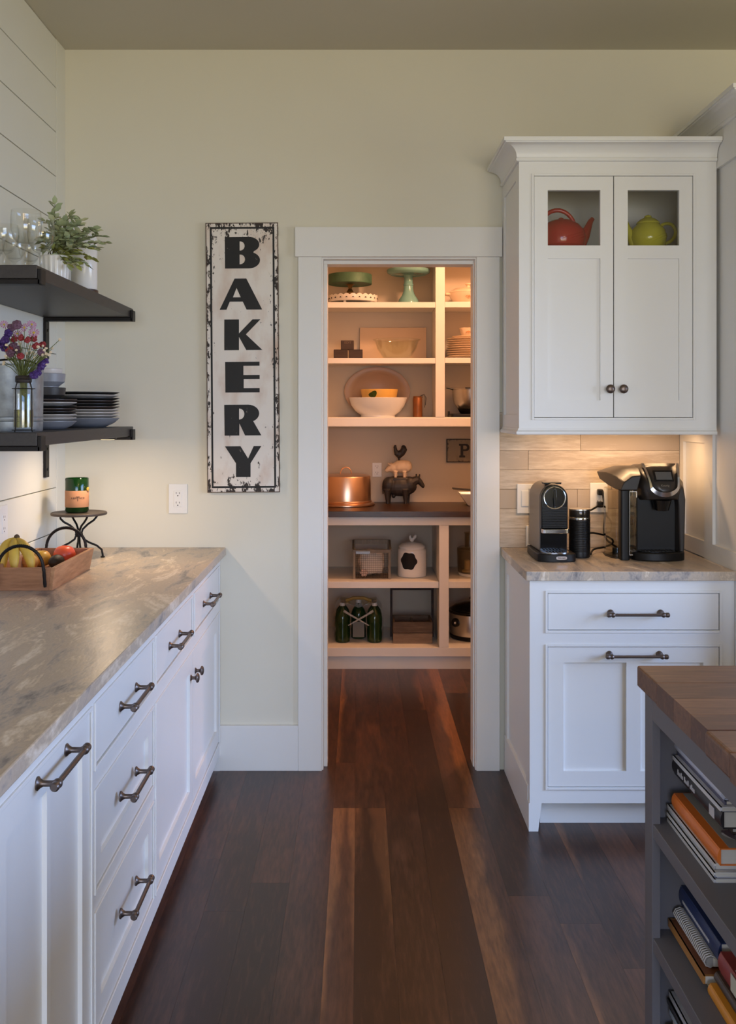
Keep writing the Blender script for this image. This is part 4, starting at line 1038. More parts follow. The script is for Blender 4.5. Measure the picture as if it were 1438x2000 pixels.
def fruit(name, px, py, Y, r, m, label, cat='fruit', sq=0.9, stem=True):
    x, y, z = W(px, py, Y)
    t = thing(name, label, cat, (x, y, ZT), group='fruit in the tray')
    B().ball((0, 0, r * sq), (r, r, r * sq), 24, 16, warp=lambda v: 1 - 0.12 * max(0, v.z - 0.75) / 0.25 - 0.08 * max(0, -v.z - 0.8) / 0.2).build('body', m, t, smooth=True, ang=80)
    if stem: B().cyl((0, 0, 2 * r * sq * 0.93), (0.003, 0, 2 * r * sq * 1.05), 0.0014, n=6).build('stalk', M_BTIP, t)
    return t
def two_tone(name, a, b_, scale=9):
    m, nt, N, L, P = _new(name); tc = N.new('ShaderNodeTexCoord'); nz = N.new('ShaderNodeTexNoise'); nz.inputs['Scale'].default_value = scale
    L.new(tc.outputs['Object'], nz.inputs[0]); r = ramp_node(N, [(0.35, a), (0.65, b_)]); L.new(nz.outputs['Fac'], r.inputs[0]); L.new(r.outputs[0], P.inputs['Base Color']); P.inputs['Roughness'].default_value = 0.35
    return m
fruit('yellow_apple', 80, 1090, 3.43, 0.034, two_tone('yellow_apple_skin', s255(212, 170, 60), s255(216, 150, 70), 12), 'yellow apple in the middle of the tray')
fruit('blush_apple', 57, 1084, 3.36, 0.031, two_tone('blush_apple_skin', s255(206, 130, 80), s255(214, 168, 84), 14), 'blushed apple behind the bananas')
fruit('orange', 126, 1083, 3.47, 0.0375, two_tone('orange_skin', s255(228, 96, 52), s255(220, 74, 56), 10), 'bright red-orange fruit at the far end of the tray', sq=0.98, stem=False)
x, y, _ = W(104, 1098, 3.37)
av = thing('avocado', 'dark avocado beside the yellow apple', 'fruit', (x + 0.004, y + 0.03, ZT), 1.2, group='fruit in the tray')
B().ball((0, 0, 0.024), (0.036, 0.024, 0.024), 22, 14, warp=lambda v: 1 - 0.18 * max(0, v.x)).build('body', mat('avocado_skin', s255(52, 46, 40), rough=0.55, var=0.35, scale=50, bump=0.4, bscale=150), av, smooth=True, ang=80)
B().cyl((0.030, 0, 0.024), (0.034, 0, 0.025), 0.003, n=8).build('stalk_end', M_BTIP, av)

M_STAND = mat('dark_bronze_tray', s255(82, 72, 64), rough=0.5, metal=0.35, var=0.2, scale=14)
cs = thing('cake_stand', 'small round metal stand on curved wire legs holding the candle', 'stand', (-1.062, 3.77, CT))
B().lathe([(0.098, 0.166), (0.103, 0.1665), (0.1045, 0.169), (0.104, 0.1745), (0.102, 0.176), (0.099, 0.1755)], n=56).build('plate', M_STAND, cs, smooth=True)
lg = [(0.088, 0.004), (0.0875, 0.012), (0.084, 0.030), (0.066, 0.046), (0.036, 0.060), (0.016, 0.074), (0.009, 0.092), (0.014, 0.110), (0.034, 0.128), (0.058, 0.142), (0.072, 0.156), (0.074, 0.1665)]
for kq in range(4):
    a = PI / 4 * 0.45 + kq * PI / 2
    pts = []
    for i, (r, z) in enumerate(lg):
        aa = a + (0.0 if i < 5 else (PI * 0.0 + 0.35 * (i - 4) / 7))
        pts.append((r * math.cos(aa), r * math.sin(aa), z))
    o = B().tube(pts, 0.0040, n=8).build('leg', M_BLACKM, cs, smooth=True)
    B().lathe([(0.008, 0.0), (0.009, 0.003), (0.005, 0.006)], c=(pts[0][0], pts[0][1], 0), n=14).build('foot_pad', M_GLOSSB, o, smooth=True)
B().lathe([(0.013, 0.083), (0.0155, 0.092), (0.013, 0.101)], n=14).build('collar', M_BLACKM, cs, smooth=True)
cd = thing('bottle_candle', 'candle in a cut green bottle with a kraft paper label', 'candle', (-1.068, 3.765, CT + 0.1765))
M_GREEN = mat('green_bottle_glass', s255(24, 66, 26), rough=0.08, var=0.1, trans=0.55)
B().lathe([(0.034, 0), (0.040, 0.002), (0.0435, 0.008), (0.0435, 0.128), (0.0425, 0.130), (0.0405, 0.129), (0.0405, 0.008), (0.004, 0.006)], n=48).build('bottle', M_GREEN, cd, smooth=True)
B().lathe([(0.0398, 0.0085), (0.0398, 0.072), (0.004, 0.0722)], n=36).build('wax', mat('candle_wax', s255(150, 140, 90), rough=0.6), cd, smooth=True)
B().lathe([(0.0439, 0.021), (0.0441, 0.0215), (0.0441, 0.083), (0.0439, 0.0835)], n=48, cap0=False, cap1=False).build('label_band', mat('kraft_label', s255(182, 130, 94), rough=0.8, var=0.05), cd, smooth=True)
ink = mat('label_ink', s255(74, 52, 42), rough=0.8)
for i, ch in enumerate('REWINED'):
    a = -PI / 2 + 0.34 + (i - 3) * 0.17
    put_mesh(text_mesh(ch, 0.0095), 'lettering', ink, cd, (0.0446 * math.cos(a), 0.0446 * math.sin(a), 0.056), (0, 0, a + PI / 2))
a = -PI / 2 + 0.34
put_mesh(text_mesh('T', 0.024), 'lettering', ink, cd, (0.0446 * math.cos(a), 0.0446 * math.sin(a), 0.053), (0, 0, a + PI / 2))
B().turned((0.0425, -0.010, 0.088), (1, -0.2, 0), [(0, 0.008), (0.003, 0.008), (0.0042, 0.006)], 16).build('wax_seal', mat('gold_wax', s255(196, 150, 60), rough=0.4), cd, smooth=True)

# ================================================================== COFFEE MACHINES
def rrect(x0, x1, y0, y1, r, n=5):
    return arc(x1 - r, y1 - r, r, r, 0, 90, n) + arc(x0 + r, y1 - r, r, r, 90, 180, n) + arc(x0 + r, y0 + r, r, r, 180, 270, n) + arc(x1 - r, y0 + r, r, r, 270, 360, n)
# slim capsule machine: front face at y = 0 looking along -y, depth towards +y
NM = thing('capsule_coffee_machine', 'slim black capsule coffee machine with chrome lever ring', 'coffee machine', (0.738, 3.735, CT), 0.03)
def U(b, x0, x1, z0, z1, y0, y1, n=14):
    w = (x1 - x0) / 2
    b.prism([(x0, z0), (x1, z0)] + arc((x0 + x1) / 2, z1 - w, w, w, 0, 180, n), y0, y1, 'xz'); return b
M_SIDE = mat('satin_grey_shell', s255(120, 112, 104), rough=0.3, metal=0.6, var=0.05)
U(B(), -0.053, 0.053, 0.030, 0.286, 0.012, 0.205).build('shell', M_SIDE, NM, smooth=True, bevel=0.004)
fb_ = U(B(), -0.0505, 0.0505, 0.118, 0.283, -0.006, 0.014)
fb_.build('front_cover', M_GLOSSB, NM, smooth=True, bevel=0.003)
for i in range(13):
    B().box(-0.046, 0.046, -0.0085, -0.005, 0.122 + i * 0.0062, 0.1258 + i * 0.0062).build('grille_rib', M_BLACK, NM)
B().box(-0.050, 0.050, 0.0115, 0.030, 0.030, 0.118).build('cup_recess', M_GLOSSB, NM)
B().tube([(0.0405 * math.cos(a), -0.0075, 0.234 + 0.0405 * math.sin(a)) for a in [2*PI*i/40 for i in range(40)]], 0.0026, n=8, closed=True).build('lever_ring', M_CHROME, NM, smooth=True)
lv = B().cyl((0, -0.0055, 0.234), (0, -0.0095, 0.234), 0.039, 0.0375, n=40).build('lever_disc', M_GLOSSB, NM, smooth=True)
B().prism([(-0.004, 0.200), (0.004, 0.200), (0.007, 0.235), (0.004, 0.268), (-0.004, 0.268), (-0.007, 0.235)], -0.017, -0.009, 'xz').build('lever_grip', M_GLOSSB, lv, bevel=0.002)
B().box(-0.033, 0.033, 0.02, 0.075, 0.2862, 0.2895).build('top_lid', M_GLOSSB, NM, bevel=0.001)
for s in (-0.024, 0.024): B().box(s - 0.010, s + 0.010, 0.03, 0.06, 0.2825, 0.2885).build('button', M_BLACK, NM, bevel=0.001)
B().prism(rrect(-0.050, 0.052, -0.030, 0.012, 0.014), 0.102, 0.118, 'xy').build('spout_bar', M_CHROME, NM, smooth=True, bevel=0.002)
bp_ = arc(0, -0.038, 0.072, 0.030, 180, 360, 16) + [(0.072, 0.06), (0.062, 0.17), (-0.062, 0.20), (-0.072, 0.06)]
bs_ = B().prism(bp_, 0.0, 0.030, 'xy').build('base', M_BLACK, NM, smooth=True, bevel=0.003)
B().prism(arc(0, -0.030, 0.050, 0.024, 180, 360, 14) + [(0.050, 0.008), (-0.050, 0.008)], 0.030, 0.0335, 'xy').build('drip_grid', M_CHROME, NM, smooth=True)
sl = B()
for i in range(6): sl.box(-0.034 + i * 0.012, -0.029 + i * 0.012, -0.045, -0.002, 0.0335, 0.0342)
sl.build('drip_slots', M_SLOT, NM)['kind'] = 'stuff'
B().prism([(0.20, 0.030), (0.235, 0.030), (0.235, 0.25), (0.20, 0.25)], -0.050, 0.050, 'yz').build('water_tank', glass('smoky_tank', (0.55, 0.53, 0.50)), NM)
lb_ = B().prism([(u * 0.020, v * 0.0062) for u, v in rrect(-1, 1, -1, 1, 0.6)], -0.0008, 0.0008, 'xz').build('badge', M_CHROME, NM)
lb_.location = (0.012, -0.0685, 0.0165)
put_mesh(text_mesh("DeLonghi", 0.0072), 'lettering', M_BLACK, lb_, (0, -0.0014, 0))
bpy.context.view_layer.update()

# milk frother
t = thing('milk_frother', 'black ribbed milk frother with a steel lid between the machines', 'milk frother', (0.850, 3.81, CT))
prof = [(0.036, 0), (0.040, 0.003), (0.0405, 0.022)]
for i in range(18):
    z = 0.024 + i * 0.0066
    prof += [(0.0400, z), (0.0407, z + 0.0022), (0.0407, z + 0.0044), (0.0400, z + 0.0062)]
prof += [(0.0400, 0.145)]
B().lathe(prof, n=40).build('body', M_BLACK, t, smooth=True)
B().lathe([(0.0408, 0.1452), (0.0412, 0.147), (0.0412, 0.153), (0.0400, 0.155)], n=40).build('steel_collar', M_CHROME, t, smooth=True)
B().lathe([(0.0392, 0.1551), (0.0398, 0.158), (0.0398, 0.178), (0.0392, 0.180)], n=40).build('jug_rim', mat('smoked_glass_rim', s255(60, 54, 50), rough=0.15, metal=0.6, var=0.1), t, smooth=True)
B().lathe([(0.0400, 0.1802), (0.0410, 0.181), (0.0410, 0.1855), (0.037, 0.187), (0.010, 0.1875)], n=40).build('lid', M_STEEL, t, smooth=True)

# large pod machine
KX, KY = 1.128, 3.715
K = thing('pod_coffee_machine', 'large black pod coffee machine with a clear side tank and small screen', 'coffee machine', (KX, KY, CT))
M_SATIN = mat('satin_black_shell', s255(44, 39, 36), rough=0.36, var=0.06, coat=0.1)
def arch(x0, x1, z0, z1, r, n=10, rl=None):
    rl = rl or r
    return [(x0, z0), (x1, z0)] + arc(x1 - r, z1 - r, r, r, 0, 90, n) + arc(x0 + rl, z1 - rl, rl, rl, 90, 180, n)
def loft(b, polys, ys):
    rings = [b.ring([(u, y, v) for u, v in p]) for p, y in zip(polys, ys)]
    for a, c_ in zip(rings, rings[1:]): b.bridge(a, c_)
    b.cap(rings[0], True); b.cap(rings[-1]); return b
# rear body with rounded shoulders
loft(B(), [arch(-0.076, 0.104, 0.0, 0.342, 0.085, rl=0.05), arch(-0.079, 0.109, 0.0, 0.350, 0.085, rl=0.05), arch(-0.079, 0.109, 0.0, 0.352, 0.085, rl=0.05), arch(-0.076, 0.104, 0.0, 0.335, 0.085, rl=0.05)], [0.085, 0.100, 0.20, 0.285]).build('rear_body', M_SATIN, K, smooth=True)
# right wing, curving in over the shoulder
loft(B(), [[(0.084, 0.006), (0.100, 0.006), (0.105, 0.225), (0.098, 0.268), (0.080, 0.290), (0.074, 0.25), (0.080, 0.2)], [(0.078, 0.0), (0.106, 0.0), (0.1125, 0.235), (0.106, 0.290), (0.080, 0.322), (0.070, 0.25), (0.075, 0.2)], [(0.078, 0.0), (0.106, 0.0), (0.1125, 0.240), (0.106, 0.302), (0.078, 0.336), (0.070, 0.25), (0.075, 0.2)]], [0.022, 0.055, 0.130]).build('side_wing', M_SATIN, K, smooth=True, bevel=0.004)
# left column that frames the tank
B().prism(rrect(-0.142, -0.108, 0.006, 0.050, 0.008), 0.0, 0.262, 'xy').build('side_column', M_BLACK, K, smooth=True, bevel=0.002)
# brewing head: rounded hood overhanging the cup bay
def hood(b):
    rings = []
    for y, xw0, xw1, zt, zb in ((-0.012, -0.030, 0.064, 0.282, 0.240), (-0.004, -0.048, 0.078, 0.306, 0.230), (0.012, -0.060, 0.086, 0.326, 0.226), (0.040, -0.070, 0.090, 0.344, 0.224), (0.090, -0.076, 0.094, 0.356, 0.224), (0.150, -0.078, 0.100, 0.358, 0.224)):
        r = (zt - zb) * 0.5
        rings.append(b.ring([(u, y, v) for u, v in [(xw0 + 0.012, zb), (xw1 - 0.012, zb)] + arc(xw1 - r, zt - r, r, r, 0, 90, 8) + arc(xw0 + r, zt - r, r, r, 90, 180, 8)]))
    for a, c_ in zip(rings, rings[1:]): b.bridge(a, c_)
    b.cap(rings[0], True); b.cap(rings[-1]); return b
hood(B()).build('brew_head', M_SATIN, K, smooth=True, bevel=0.002, ang=50)
# tank lid: shoulder that sweeps out to a point on the left
loft(B(), [[(-0.143, 0.263), (-0.080, 0.263), (-0.066, 0.318), (-0.100, 0.314), (-0.130, 0.292)], [(-0.150, 0.263), (-0.076, 0.263), (-0.060, 0.342), (-0.105, 0.338), (-0.146, 0.312)], [(-0.158, 0.272), (-0.076, 0.268), (-0.060, 0.350), (-0.110, 0.347), (-0.168, 0.322)], [(-0.172, 0.292), (-0.076, 0.275), (-0.060, 0.345), (-0.115, 0.344), (-0.184, 0.322)]], [0.006, 0.055, 0.130, 0.215]).build('tank_lid', M_SATIN, K, smooth=True, bevel=0.003)
TANK = glass('tank_plastic', (0.93, 0.91, 0.86), clear=0.80)
B().prism([(-0.146, 0.052), (-0.082, 0.052), (-0.082, 0.215), (-0.158, 0.205), (-0.168, 0.13), (-0.160, 0.075)], 0.004, 0.262, 'xy').build('water_tank', TANK, K, bevel=0.004)
B().prism([(-0.150, 0.048), (-0.082, 0.048), (-0.082, 0.218), (-0.162, 0.208), (-0.172, 0.13), (-0.164, 0.072)], 0.0, 0.0035, 'xy').build('tank_foot', M_SATIN, K)
B().box(-0.1075, -0.0795, 0.020, 0.050, 0.020, 0.256).build('tank_window', TANK, K)
B().frame(-0.1078, -0.0792, 0.018, 0.258, 0.0165, 0.020, 0.0018).build('window_rim', M_STEEL, K)
B().cyl((-0.122, 0.16, 0.0045), (-0.122, 0.16, 0.026), 0.013, n=16).build('tank_valve', M_BLACK, K, smooth=True)
# cup bay back, drip base and tray
B().box(-0.0785, 0.078, 0.055, 0.100, 0.030, 0.232).build('bay_wall', M_BLACK, K, bevel=0.003)
B().box(-0.083, -0.0785, 0.012, 0.10, 0.0, 0.235).build('bay_side', M_GLOSSB, K)
dbp = arc(0.002, 0.022, 0.098, 0.052, 180, 360, 20) + [(0.100, 0.10), (-0.096, 0.10)]
B().prism(dbp, 0.0, 0.032, 'xy').build('drip_base', M_BLACK, K, smooth=True, bevel=0.004)
B().prism(arc(0.002, 0.024, 0.076, 0.040, 180, 360, 18) + [(0.074, 0.054), (-0.074, 0.054)], 0.0322, 0.0345, 'xy').build('drip_tray', M_GLOSSB, K, smooth=True)
sl = B()
for i in range(9): sl.box(-0.056 + i * 0.0135, -0.049 + i * 0.0135, 0.0, 0.045, 0.0345, 0.0352)
sl.build('tray_slots', M_SLOT, K)['kind'] = 'stuff'
def slope(u, v, lift):
    """Point on the sloping face of the head: u across, v from 0 (lip) to 1 (crown)."""
    y = -0.016 + 0.072 * v ** 1.7; z = 0.232 + 0.126 * v ** 0.80
    return Vector((u + 0.016, y - lift * 0.85, z + lift * 0.45))
upts = [(-0.062, 1.0), (-0.059, 0.86), (-0.056, 0.72), (-0.0535, 0.58), (-0.051, 0.46), (-0.049, 0.36)] + [(0.048 * math.cos(math.radians(a)), 0.30 + 0.20 * math.sin(math.radians(a))) for a in range(188, 353, 12)] + [(0.049, 0.36), (0.051, 0.46), (0.0535, 0.58), (0.056, 0.72), (0.059, 0.86), (0.062, 1.0)]
nb = len(upts)
def U3(pts, lift, th):
    """U-shaped chrome band laid on the head: wide and drooping at the lip, slim at the arms."""
    b = B(); rings = []
    for (u, v) in pts:
        low = max(0.0, (0.40 - v) / 0.30)
        w_ = 0.0075 + 0.010 * low
        P0 = slope(u, v, lift); P1 = slope(u * (1 + (0.0075 + 0.003 * low) / 0.052), v, lift) + Vector((0, 0.002 * low, -w_ * low))
        rings.append(b.ring([P0, P1, P1 + Vector((0, th, -th * 0.3)), P0 + Vector((0, th, -th * 0.3))]))
    for r0, r1 in zip(rings, rings[1:]): b.bridge(r0, r1)
    b.cap(rings[0], True); b.cap(rings[-1]); return b
U3(upts, 0.010, 0.016).build('chrome_band', M_CHROME, K, smooth=True)
pan = B(); rows = []
for v in [0.10, 0.13, 0.18, 0.24, 0.32, 0.44, 0.57, 0.7, 0.85, 1.0]:
    hw_ = 0.049 + 0.014 * (v - 0.3) if v > 0.30 else 0.049 * math.sqrt(max(0.03, 1 - ((0.30 - v) / 0.205) ** 2))
    rows.append([slope(-hw_, v, 0.007), slope(-hw_ / 3, v, 0.0105), slope(hw_ / 3, v, 0.0105), slope(hw_, v, 0.007)])
vv = [[pan.bm.verts.new(p_) for p_ in r_] for r_ in rows]
for r0, r1 in zip(vv, vv[1:]):
    for i in range(3): pan.bm.faces.new((r0[i], r0[i+1], r1[i+1], r1[i]))
po = pan.build('control_panel', M_SATIN, K, smooth=True)
md = po.modifiers.new('thick', 'SOLIDIFY'); md.thickness = 0.008; md.offset = -1
def patch(u0, u1, v0, v1, lift, nm, m, par):
    b = B(); a = [slope(u, v, lift) for u, v in ((u0, v0), (u1, v0), (u1 * 1.02, v1), (u0 * 1.02, v1))]
    off = Vector((0, 0.006, -0.003)); b.hexa([p_ + off for p_ in a], a); return b.build(nm, m, par)
patch(-0.036, 0.036, 0.40, 0.74, 0.0125, 'screen_bezel', M_GLOSSB, po)
patch(-0.029, 0.029, 0.44, 0.68, 0.0150, 'screen', mat('grey_screen', s255(96, 96, 96), rough=0.2), po)
put_mesh(text_mesh('Keurig', 0.0115), 'lettering', mat('badge_grey', s255(150, 146, 142), rough=0.3, metal=0.7), po, slope(0.0, 0.27, 0.0135), (-0.30, 0, 0))
B().cyl((0.016, 0.022, 0.228), (0.016, 0.026, 0.188), 0.036, 0.027, n=24).build('pod_holder', M_GLOSSB, K, smooth=True)

# plugs and cords
def cable(name, pts, r, label):
    P = [Vector(p) for p in pts]; out = []
    for i in range(len(P) - 1):
        a, b_, c_, d_ = P[max(i-1, 0)], P[i], P[i+1], P[min(i+2, len(P)-1)]
        for j in range(6):
            s = j / 6
            out.append(0.5 * ((2*b_) + (c_-a)*s + (2*a-5*b_+4*c_-d_)*s*s + (-a+3*b_-3*c_+d_)*s*s*s))
    out.append(P[-1]); return out
t = thing('power_cord', 'black cord from the upper socket looping down behind the pod machine', 'cord', W(1180, 1069, 4.0))
pl = W(1171, 960, YB - 0.012)
B().box(pl[0] - 0.012, pl[0] + 0.010, YB - 0.044, YB - 0.0155, pl[2] - 0.013, pl[2] + 0.011).build('plug', M_BLACK, t, bevel=0.004, world=True)
pts = [(pl[0] + 0.006, YB - 0.043, pl[2] + 0.004), W(1178, 966, 4.03), W(1182, 1000, 4.02), W(1180, 1035, 4.0), W(1184, 1052, 4.01), W(1192, 1060, 4.025), (W(1206, 1062, 4.03)[0], 4.03, CT + 0.006)]
B().tube(cable('', pts, 0, ''), 0.0042, n=8).build('cable', M_BLACK, t, smooth=True, world=True)
t = thing('power_cord', 'black cord from the lower socket running to the milk frother', 'cord', W(1165, 1069, 4.0))
pl = W(1171, 984, YB - 0.012)
B().box(pl[0] - 0.013, pl[0] + 0.009, YB - 0.044, YB - 0.0155, pl[2] - 0.013, pl[2] + 0.011).build('plug', M_BLACK, t, bevel=0.004, world=True)
pts = [(pl[0] + 0.004, YB - 0.043, pl[2] - 0.004), W(1168, 989, 4.02), W(1155, 996, 4.0), W(1141, 1001, 3.97), W(1133, 1020, 3.94), W(1140, 1040, 3.93), W(1160, 1041, 3.94), W(1182, 1046, 3.96), W(1197, 1055, 3.98), W(1194, 1063, 3.98), W(1178, 1069, 3.95), W(1160, 1073, 3.90), (0.8965, 3.825, CT + 0.008)]
B().tube(cable('', pts, 0, ''), 0.0040, n=8).build('cable', M_BLACK, t, smooth=True, world=True)
t_ = outlet((W(1039, 1047, YB)[0], YB - 0.0072, W(0, 1046, YB)[2]), 0.05, 0.085, 'small pale outlet low on the tiles behind the slim machine', m=M_PANTRY)

# ================================================================== TEAPOTS BEHIND GLASS
def teapot(px, Y, r, m, label, name, spout_dir, squash, handle_top):
    x = W(px, 450, Y)[0]
    t = thing(name, label, 'teapot', (x, Y, 2.0885), group='teapots in the wall cabinet')
    q = squash
    if handle_top:
        B().lathe([(r*.55, 0), (r*.60, .004), (r*.92, r*q*.35), (r, r*q*.75), (r*.94, r*q*1.15), (r*.74, r*q*1.48), (r*.42, r*q*1.70), (r*.16, r*q*1.78)], n=40).build('body', m, t, smooth=True)
        B().lathe([(r*.14, r*q*1.775), (r*.10, r*q*1.83), (r*.04, r*q*1.87)], n=20).build('lid', m, t, smooth=True)
        B().tube([(-r*.92 + r*1.55*(1-math.cos(a))/2, 0, r*q*1.0 + r*0.98*math.sin(a)) for a in [PI*.03 + PI*.88*i/16 for i in range(17)]], [0.009 - 0.002*abs(i-8)/8 for i in range(17)], n=10).build('handle', m, t, smooth=True)
    else:
        B().lathe([(r*.50, 0), (r*.58, .004), (r*.90, r*q*.4), (r, r*q*.80), (r*.92, r*q*1.20), (r*.66, r*q*1.50), (r*.60, r*q*1.56)], n=40).build('body', m, t, smooth=True)
        B().lathe([(r*.63, r*q*1.562), (r*.62, r*q*1.64), (r*.44, r*q*1.80), (r*.22, r*q*1.90), (r*.17, r*q*2.0), (r*.04, r*q*2.06)], n=32).build('lid', m, t, smooth=True)
        s = -spout_dir
        B().tube(cable('', [(s*r*.62, 0, r*q*1.42), (s*r*.95, 0, r*q*1.58), (s*r*1.32, 0, r*q*1.52), (s*r*1.52, 0, r*q*1.15), (s*r*1.34, 0, r*q*.72), (s*r*.92, 0, r*q*.50)], 0, ''), .0066, n=10).build('handle', m, t, smooth=True)
    s = spout_dir
    B().tube([(s*r*.72, 0, r*q*.45), (s*r*.95, 0, r*q*.95), (s*r*1.10, 0, r*q*1.35), (s*r*1.20, 0, r*q*1.68), (s*r*1.30, 0, r*q*1.84)], [r*.30, r*.23, r*.15, r*.11, r*.085], n=14).build('spout', m, t, smooth=True)
    rgs = []
    for ph in (0.0, 0.35, 0.7):
        B().tube([(r*1.005*math.cos(a)*math.sqrt(max(0, 1-((a_-0.5)*1.3)**2)), r*1.005*math.sin(a)*math.sqrt(max(0, 1-((a_-0.5)*1.3)**2)), r*q*(0.35 + 0.9*a_)) for a, a_ in [(-PI*.75 + PI*.75*i/14 + ph, i/14) for i in range(15)]], 0.0016, n=5).build('ridge', m, t, smooth=True)
    return t
teapot(1096, 3.87, 0.096, mat('red_glaze', s255(188, 52, 48), rough=0.12, var=0.05), 'red glazed teapot with an overhead handle behind the left pane', 'teapot', 1, 0.78, True)
teapot(1266, 3.86, 0.071, mat('yellow_glaze', s255(196, 188, 66), rough=0.12, var=0.05), 'yellow-green glazed teapot with a side handle behind the right pane', 'teapot', -1, 1.02, False)

# ================================================================== PANTRY: UPPER SHELVES
SA, SB_, SCc = 2.1283, 1.7939, 1.4400          # tops of the three shelves (left bay)
def X(px, Y): return (px - VX) * Y / F
M_GREENT = mat('green_patina_tin', s255(70, 104, 84), rough=0.55, metal=0.2, var=0.35, scale=26, bump=0.3, bscale=90)
M_BRASS = mat('aged_brass', s255(120, 96, 58), rough=0.4, metal=0.8, var=0.2)
t = thing('cake_plate', 'white cake plate with a pierced scalloped rim on the top pantry shelf', 'cake plate', (X(690, 6.07), 6.07, SA))
sc = lambda a, k: (0.007 * abs(math.cos(12 * a)) if k >= 3 else 0)
pl_ = B().lathe([(0.11, 0.012), (0.145, 0.013), (0.149, 0.020), (0.150, 0.046), (0.147, 0.046), (0.145, 0.021), (0.004, 0.018)], n=96, wob=lambda a, k: 0.009 * abs(math.cos(12 * a)) if k in (3, 4) else 0).build('plate', M_PORC, t, smooth=True)
for kk in range(24):
    a = 2 * PI * (kk + 0.5) / 24 + PI / 24
    o = B().prism([(-0.007, 0.028), (0.007, 0.028), (0.0, 0.036)], -0.0012, 0.0012, 'xz').build('piercing', M_SLOT, pl_)
    o.location = (0.1505 * math.cos(a), 0.1505 * math.sin(a), 0.001); o.rotation_euler = (0, 0, a + PI / 2)
for a in (-2.0, -0.4, 1.2, 2.7):
    B().cyl((0.12 * math.cos(a), 0.12 * math.sin(a), 0.0), (0.12 * math.cos(a), 0.12 * math.sin(a), 0.013), 0.009, n=12).build('foot', M_PORC, t, smooth=True)
t = thing('cake_riser', 'green patina metal cake riser standing in the scalloped plate', 'cake stand', (X(684, 6.07), 6.07, SA + 0.0185))
B().lathe([(0.118, 0.108), (0.131, 0.104), (0.1335, 0.107), (0.1335, 0.160), (0.131, 0.164), (0.004, 0.165)], n=56).build('drum', M_GREENT, t, smooth=True)
B().lathe([(0.045, 0), (0.043, 0.006), (0.018, 0.020), (0.012, 0.034), (0.020, 0.046), (0.023, 0.056), (0.016, 0.068), (0.010, 0.078), (0.014, 0.092), (0.024, 0.104), (0.03, 0.1055)], n=28).build('pedestal', M_BRASS, t, smooth=True)
M_TEAL = mat('teal_glaze', s255(112, 158, 156), rough=0.12, var=0.05)
t = thing('cake_stand', 'glossy teal ceramic cake stand on the top pantry shelf', 'cake stand', (X(798, 6.06), 6.06, SA))
B().lathe([(0.066, 0), (0.066, 0.006), (0.058, 0.030), (0.040, 0.056), (0.030, 0.085), (0.0275, 0.112), (0.031, 0.116), (0.031, 0.122), (0.0275, 0.126), (0.0255, 0.160), (0.030, 0.176)], n=36, cap1=False).build('pedestal', M_TEAL, t, smooth=True)
B().lathe([(0.030, 0.1762), (0.095, 0.186), (0.108, 0.180), (0.128, 0.190), (0.132, 0.198), (0.132, 0.210), (0.129, 0.213), (0.120, 0.206), (0.004, 0.204)], n=56).build('plate', M_TEAL, t, smooth=True)
M_CREAM = mat('cream_porcelain', s255(226, 204, 176), rough=0.18, var=0.02)
M_FLOR = mat('orange_floral_print', s255(196, 130, 74), rough=0.4, var=0.3, scale=80)
def floral(parent, c, r, z, spread, n, seed, a0=-PI / 2):
    q = random.Random(seed)
    b = B()
    for i in range(n):
        a = a0 + q.gauss(0, spread / r); zz = z + q.gauss(0, spread * 0.7)
        p0 = Vector((c[0] + r * math.cos(a), c[1] + r * math.sin(a), zz))
        b.turned(p0, (math.cos(a), math.sin(a), 0), [(0, 0.0026), (0.0008, 0.0022)], 6)
    o = b.build('floral_print', M_FLOR, parent); o['kind'] = 'stuff'; return o
t = thing('casserole_dish', 'white casserole dish with an orange floral print on the top right shelf', 'dish', (0.672, 6.06, SA + 0.002))
bd = B().lathe([(0.070, 0), (0.085, 0.004), (0.112, 0.040), (0.118, 0.062), (0.118, 0.066)], n=44).build('body', M_CREAM, t, smooth=True)
B().lathe([(0.120, 0.0662), (0.119, 0.072), (0.085, 0.092), (0.03, 0.101), (0.012, 0.104), (0.010, 0.112), (0.020, 0.120), (0.018, 0.126), (0.004, 0.128)], n=44).build('lid', M_CREAM, t, smooth=True)
for s in (-1, 1): B().tube([(s * 0.108, -0.030, 0.058), (s * 0.134, -0.026, 0.060), (s * 0.142, 0, 0.061), (s * 0.134, 0.026, 0.060), (s * 0.108, 0.030, 0.058)], 0.007, n=8).build('handle', M_CREAM, t, smooth=True)
floral(t, (0, 0), 0.112, 0.040, 0.011, 34, 3, -PI / 2 - 0.05)

M_BLOCK = wood('dark_block_wood', s255(44, 32, 28), s255(66, 50, 42), rough=0.7, axis=0, scale=6, stretch=8)
for i, (pa, pb, ya_, zb, lb) in enumerate(((652, 679.5, 6.02, SB_, 'left dark wooden block under the lettered one'), (681, 708.5, 6.02, SB_, 'right dark wooden block beside the glass bowl'), (666, 691.5, 6.02, SB_ + 0.0542, 'top dark wooden block lettered in pale print'))):
    xa_, xb_ = X(pa, 6.0), X(pb, 6.0)
    t = thing('wooden_block', lb, 'block', ((xa_ + xb_) / 2, ya_, zb), group='dark wooden blocks stacked on the pantry shelf')
    hw_ = (xb_ - xa_) / 2
    B().box(-hw_, hw_, -0.04, 0.04, 0, 0.054).build('body', M_BLOCK, t, bevel=0.002)
    if i == 2: put_mesh(text_mesh('EDIT', 0.020), 'lettering', mat('faded_print', s255(120, 100, 84), rough=0.8), t, (0.003, -0.0404, 0.041))
t = thing('serving_board', 'pale cream rectangular board leaning at the back behind the glass bowl', 'board', ((X(703, 6.19) + X(833, 6.19)) / 2, 6.190, SB_))
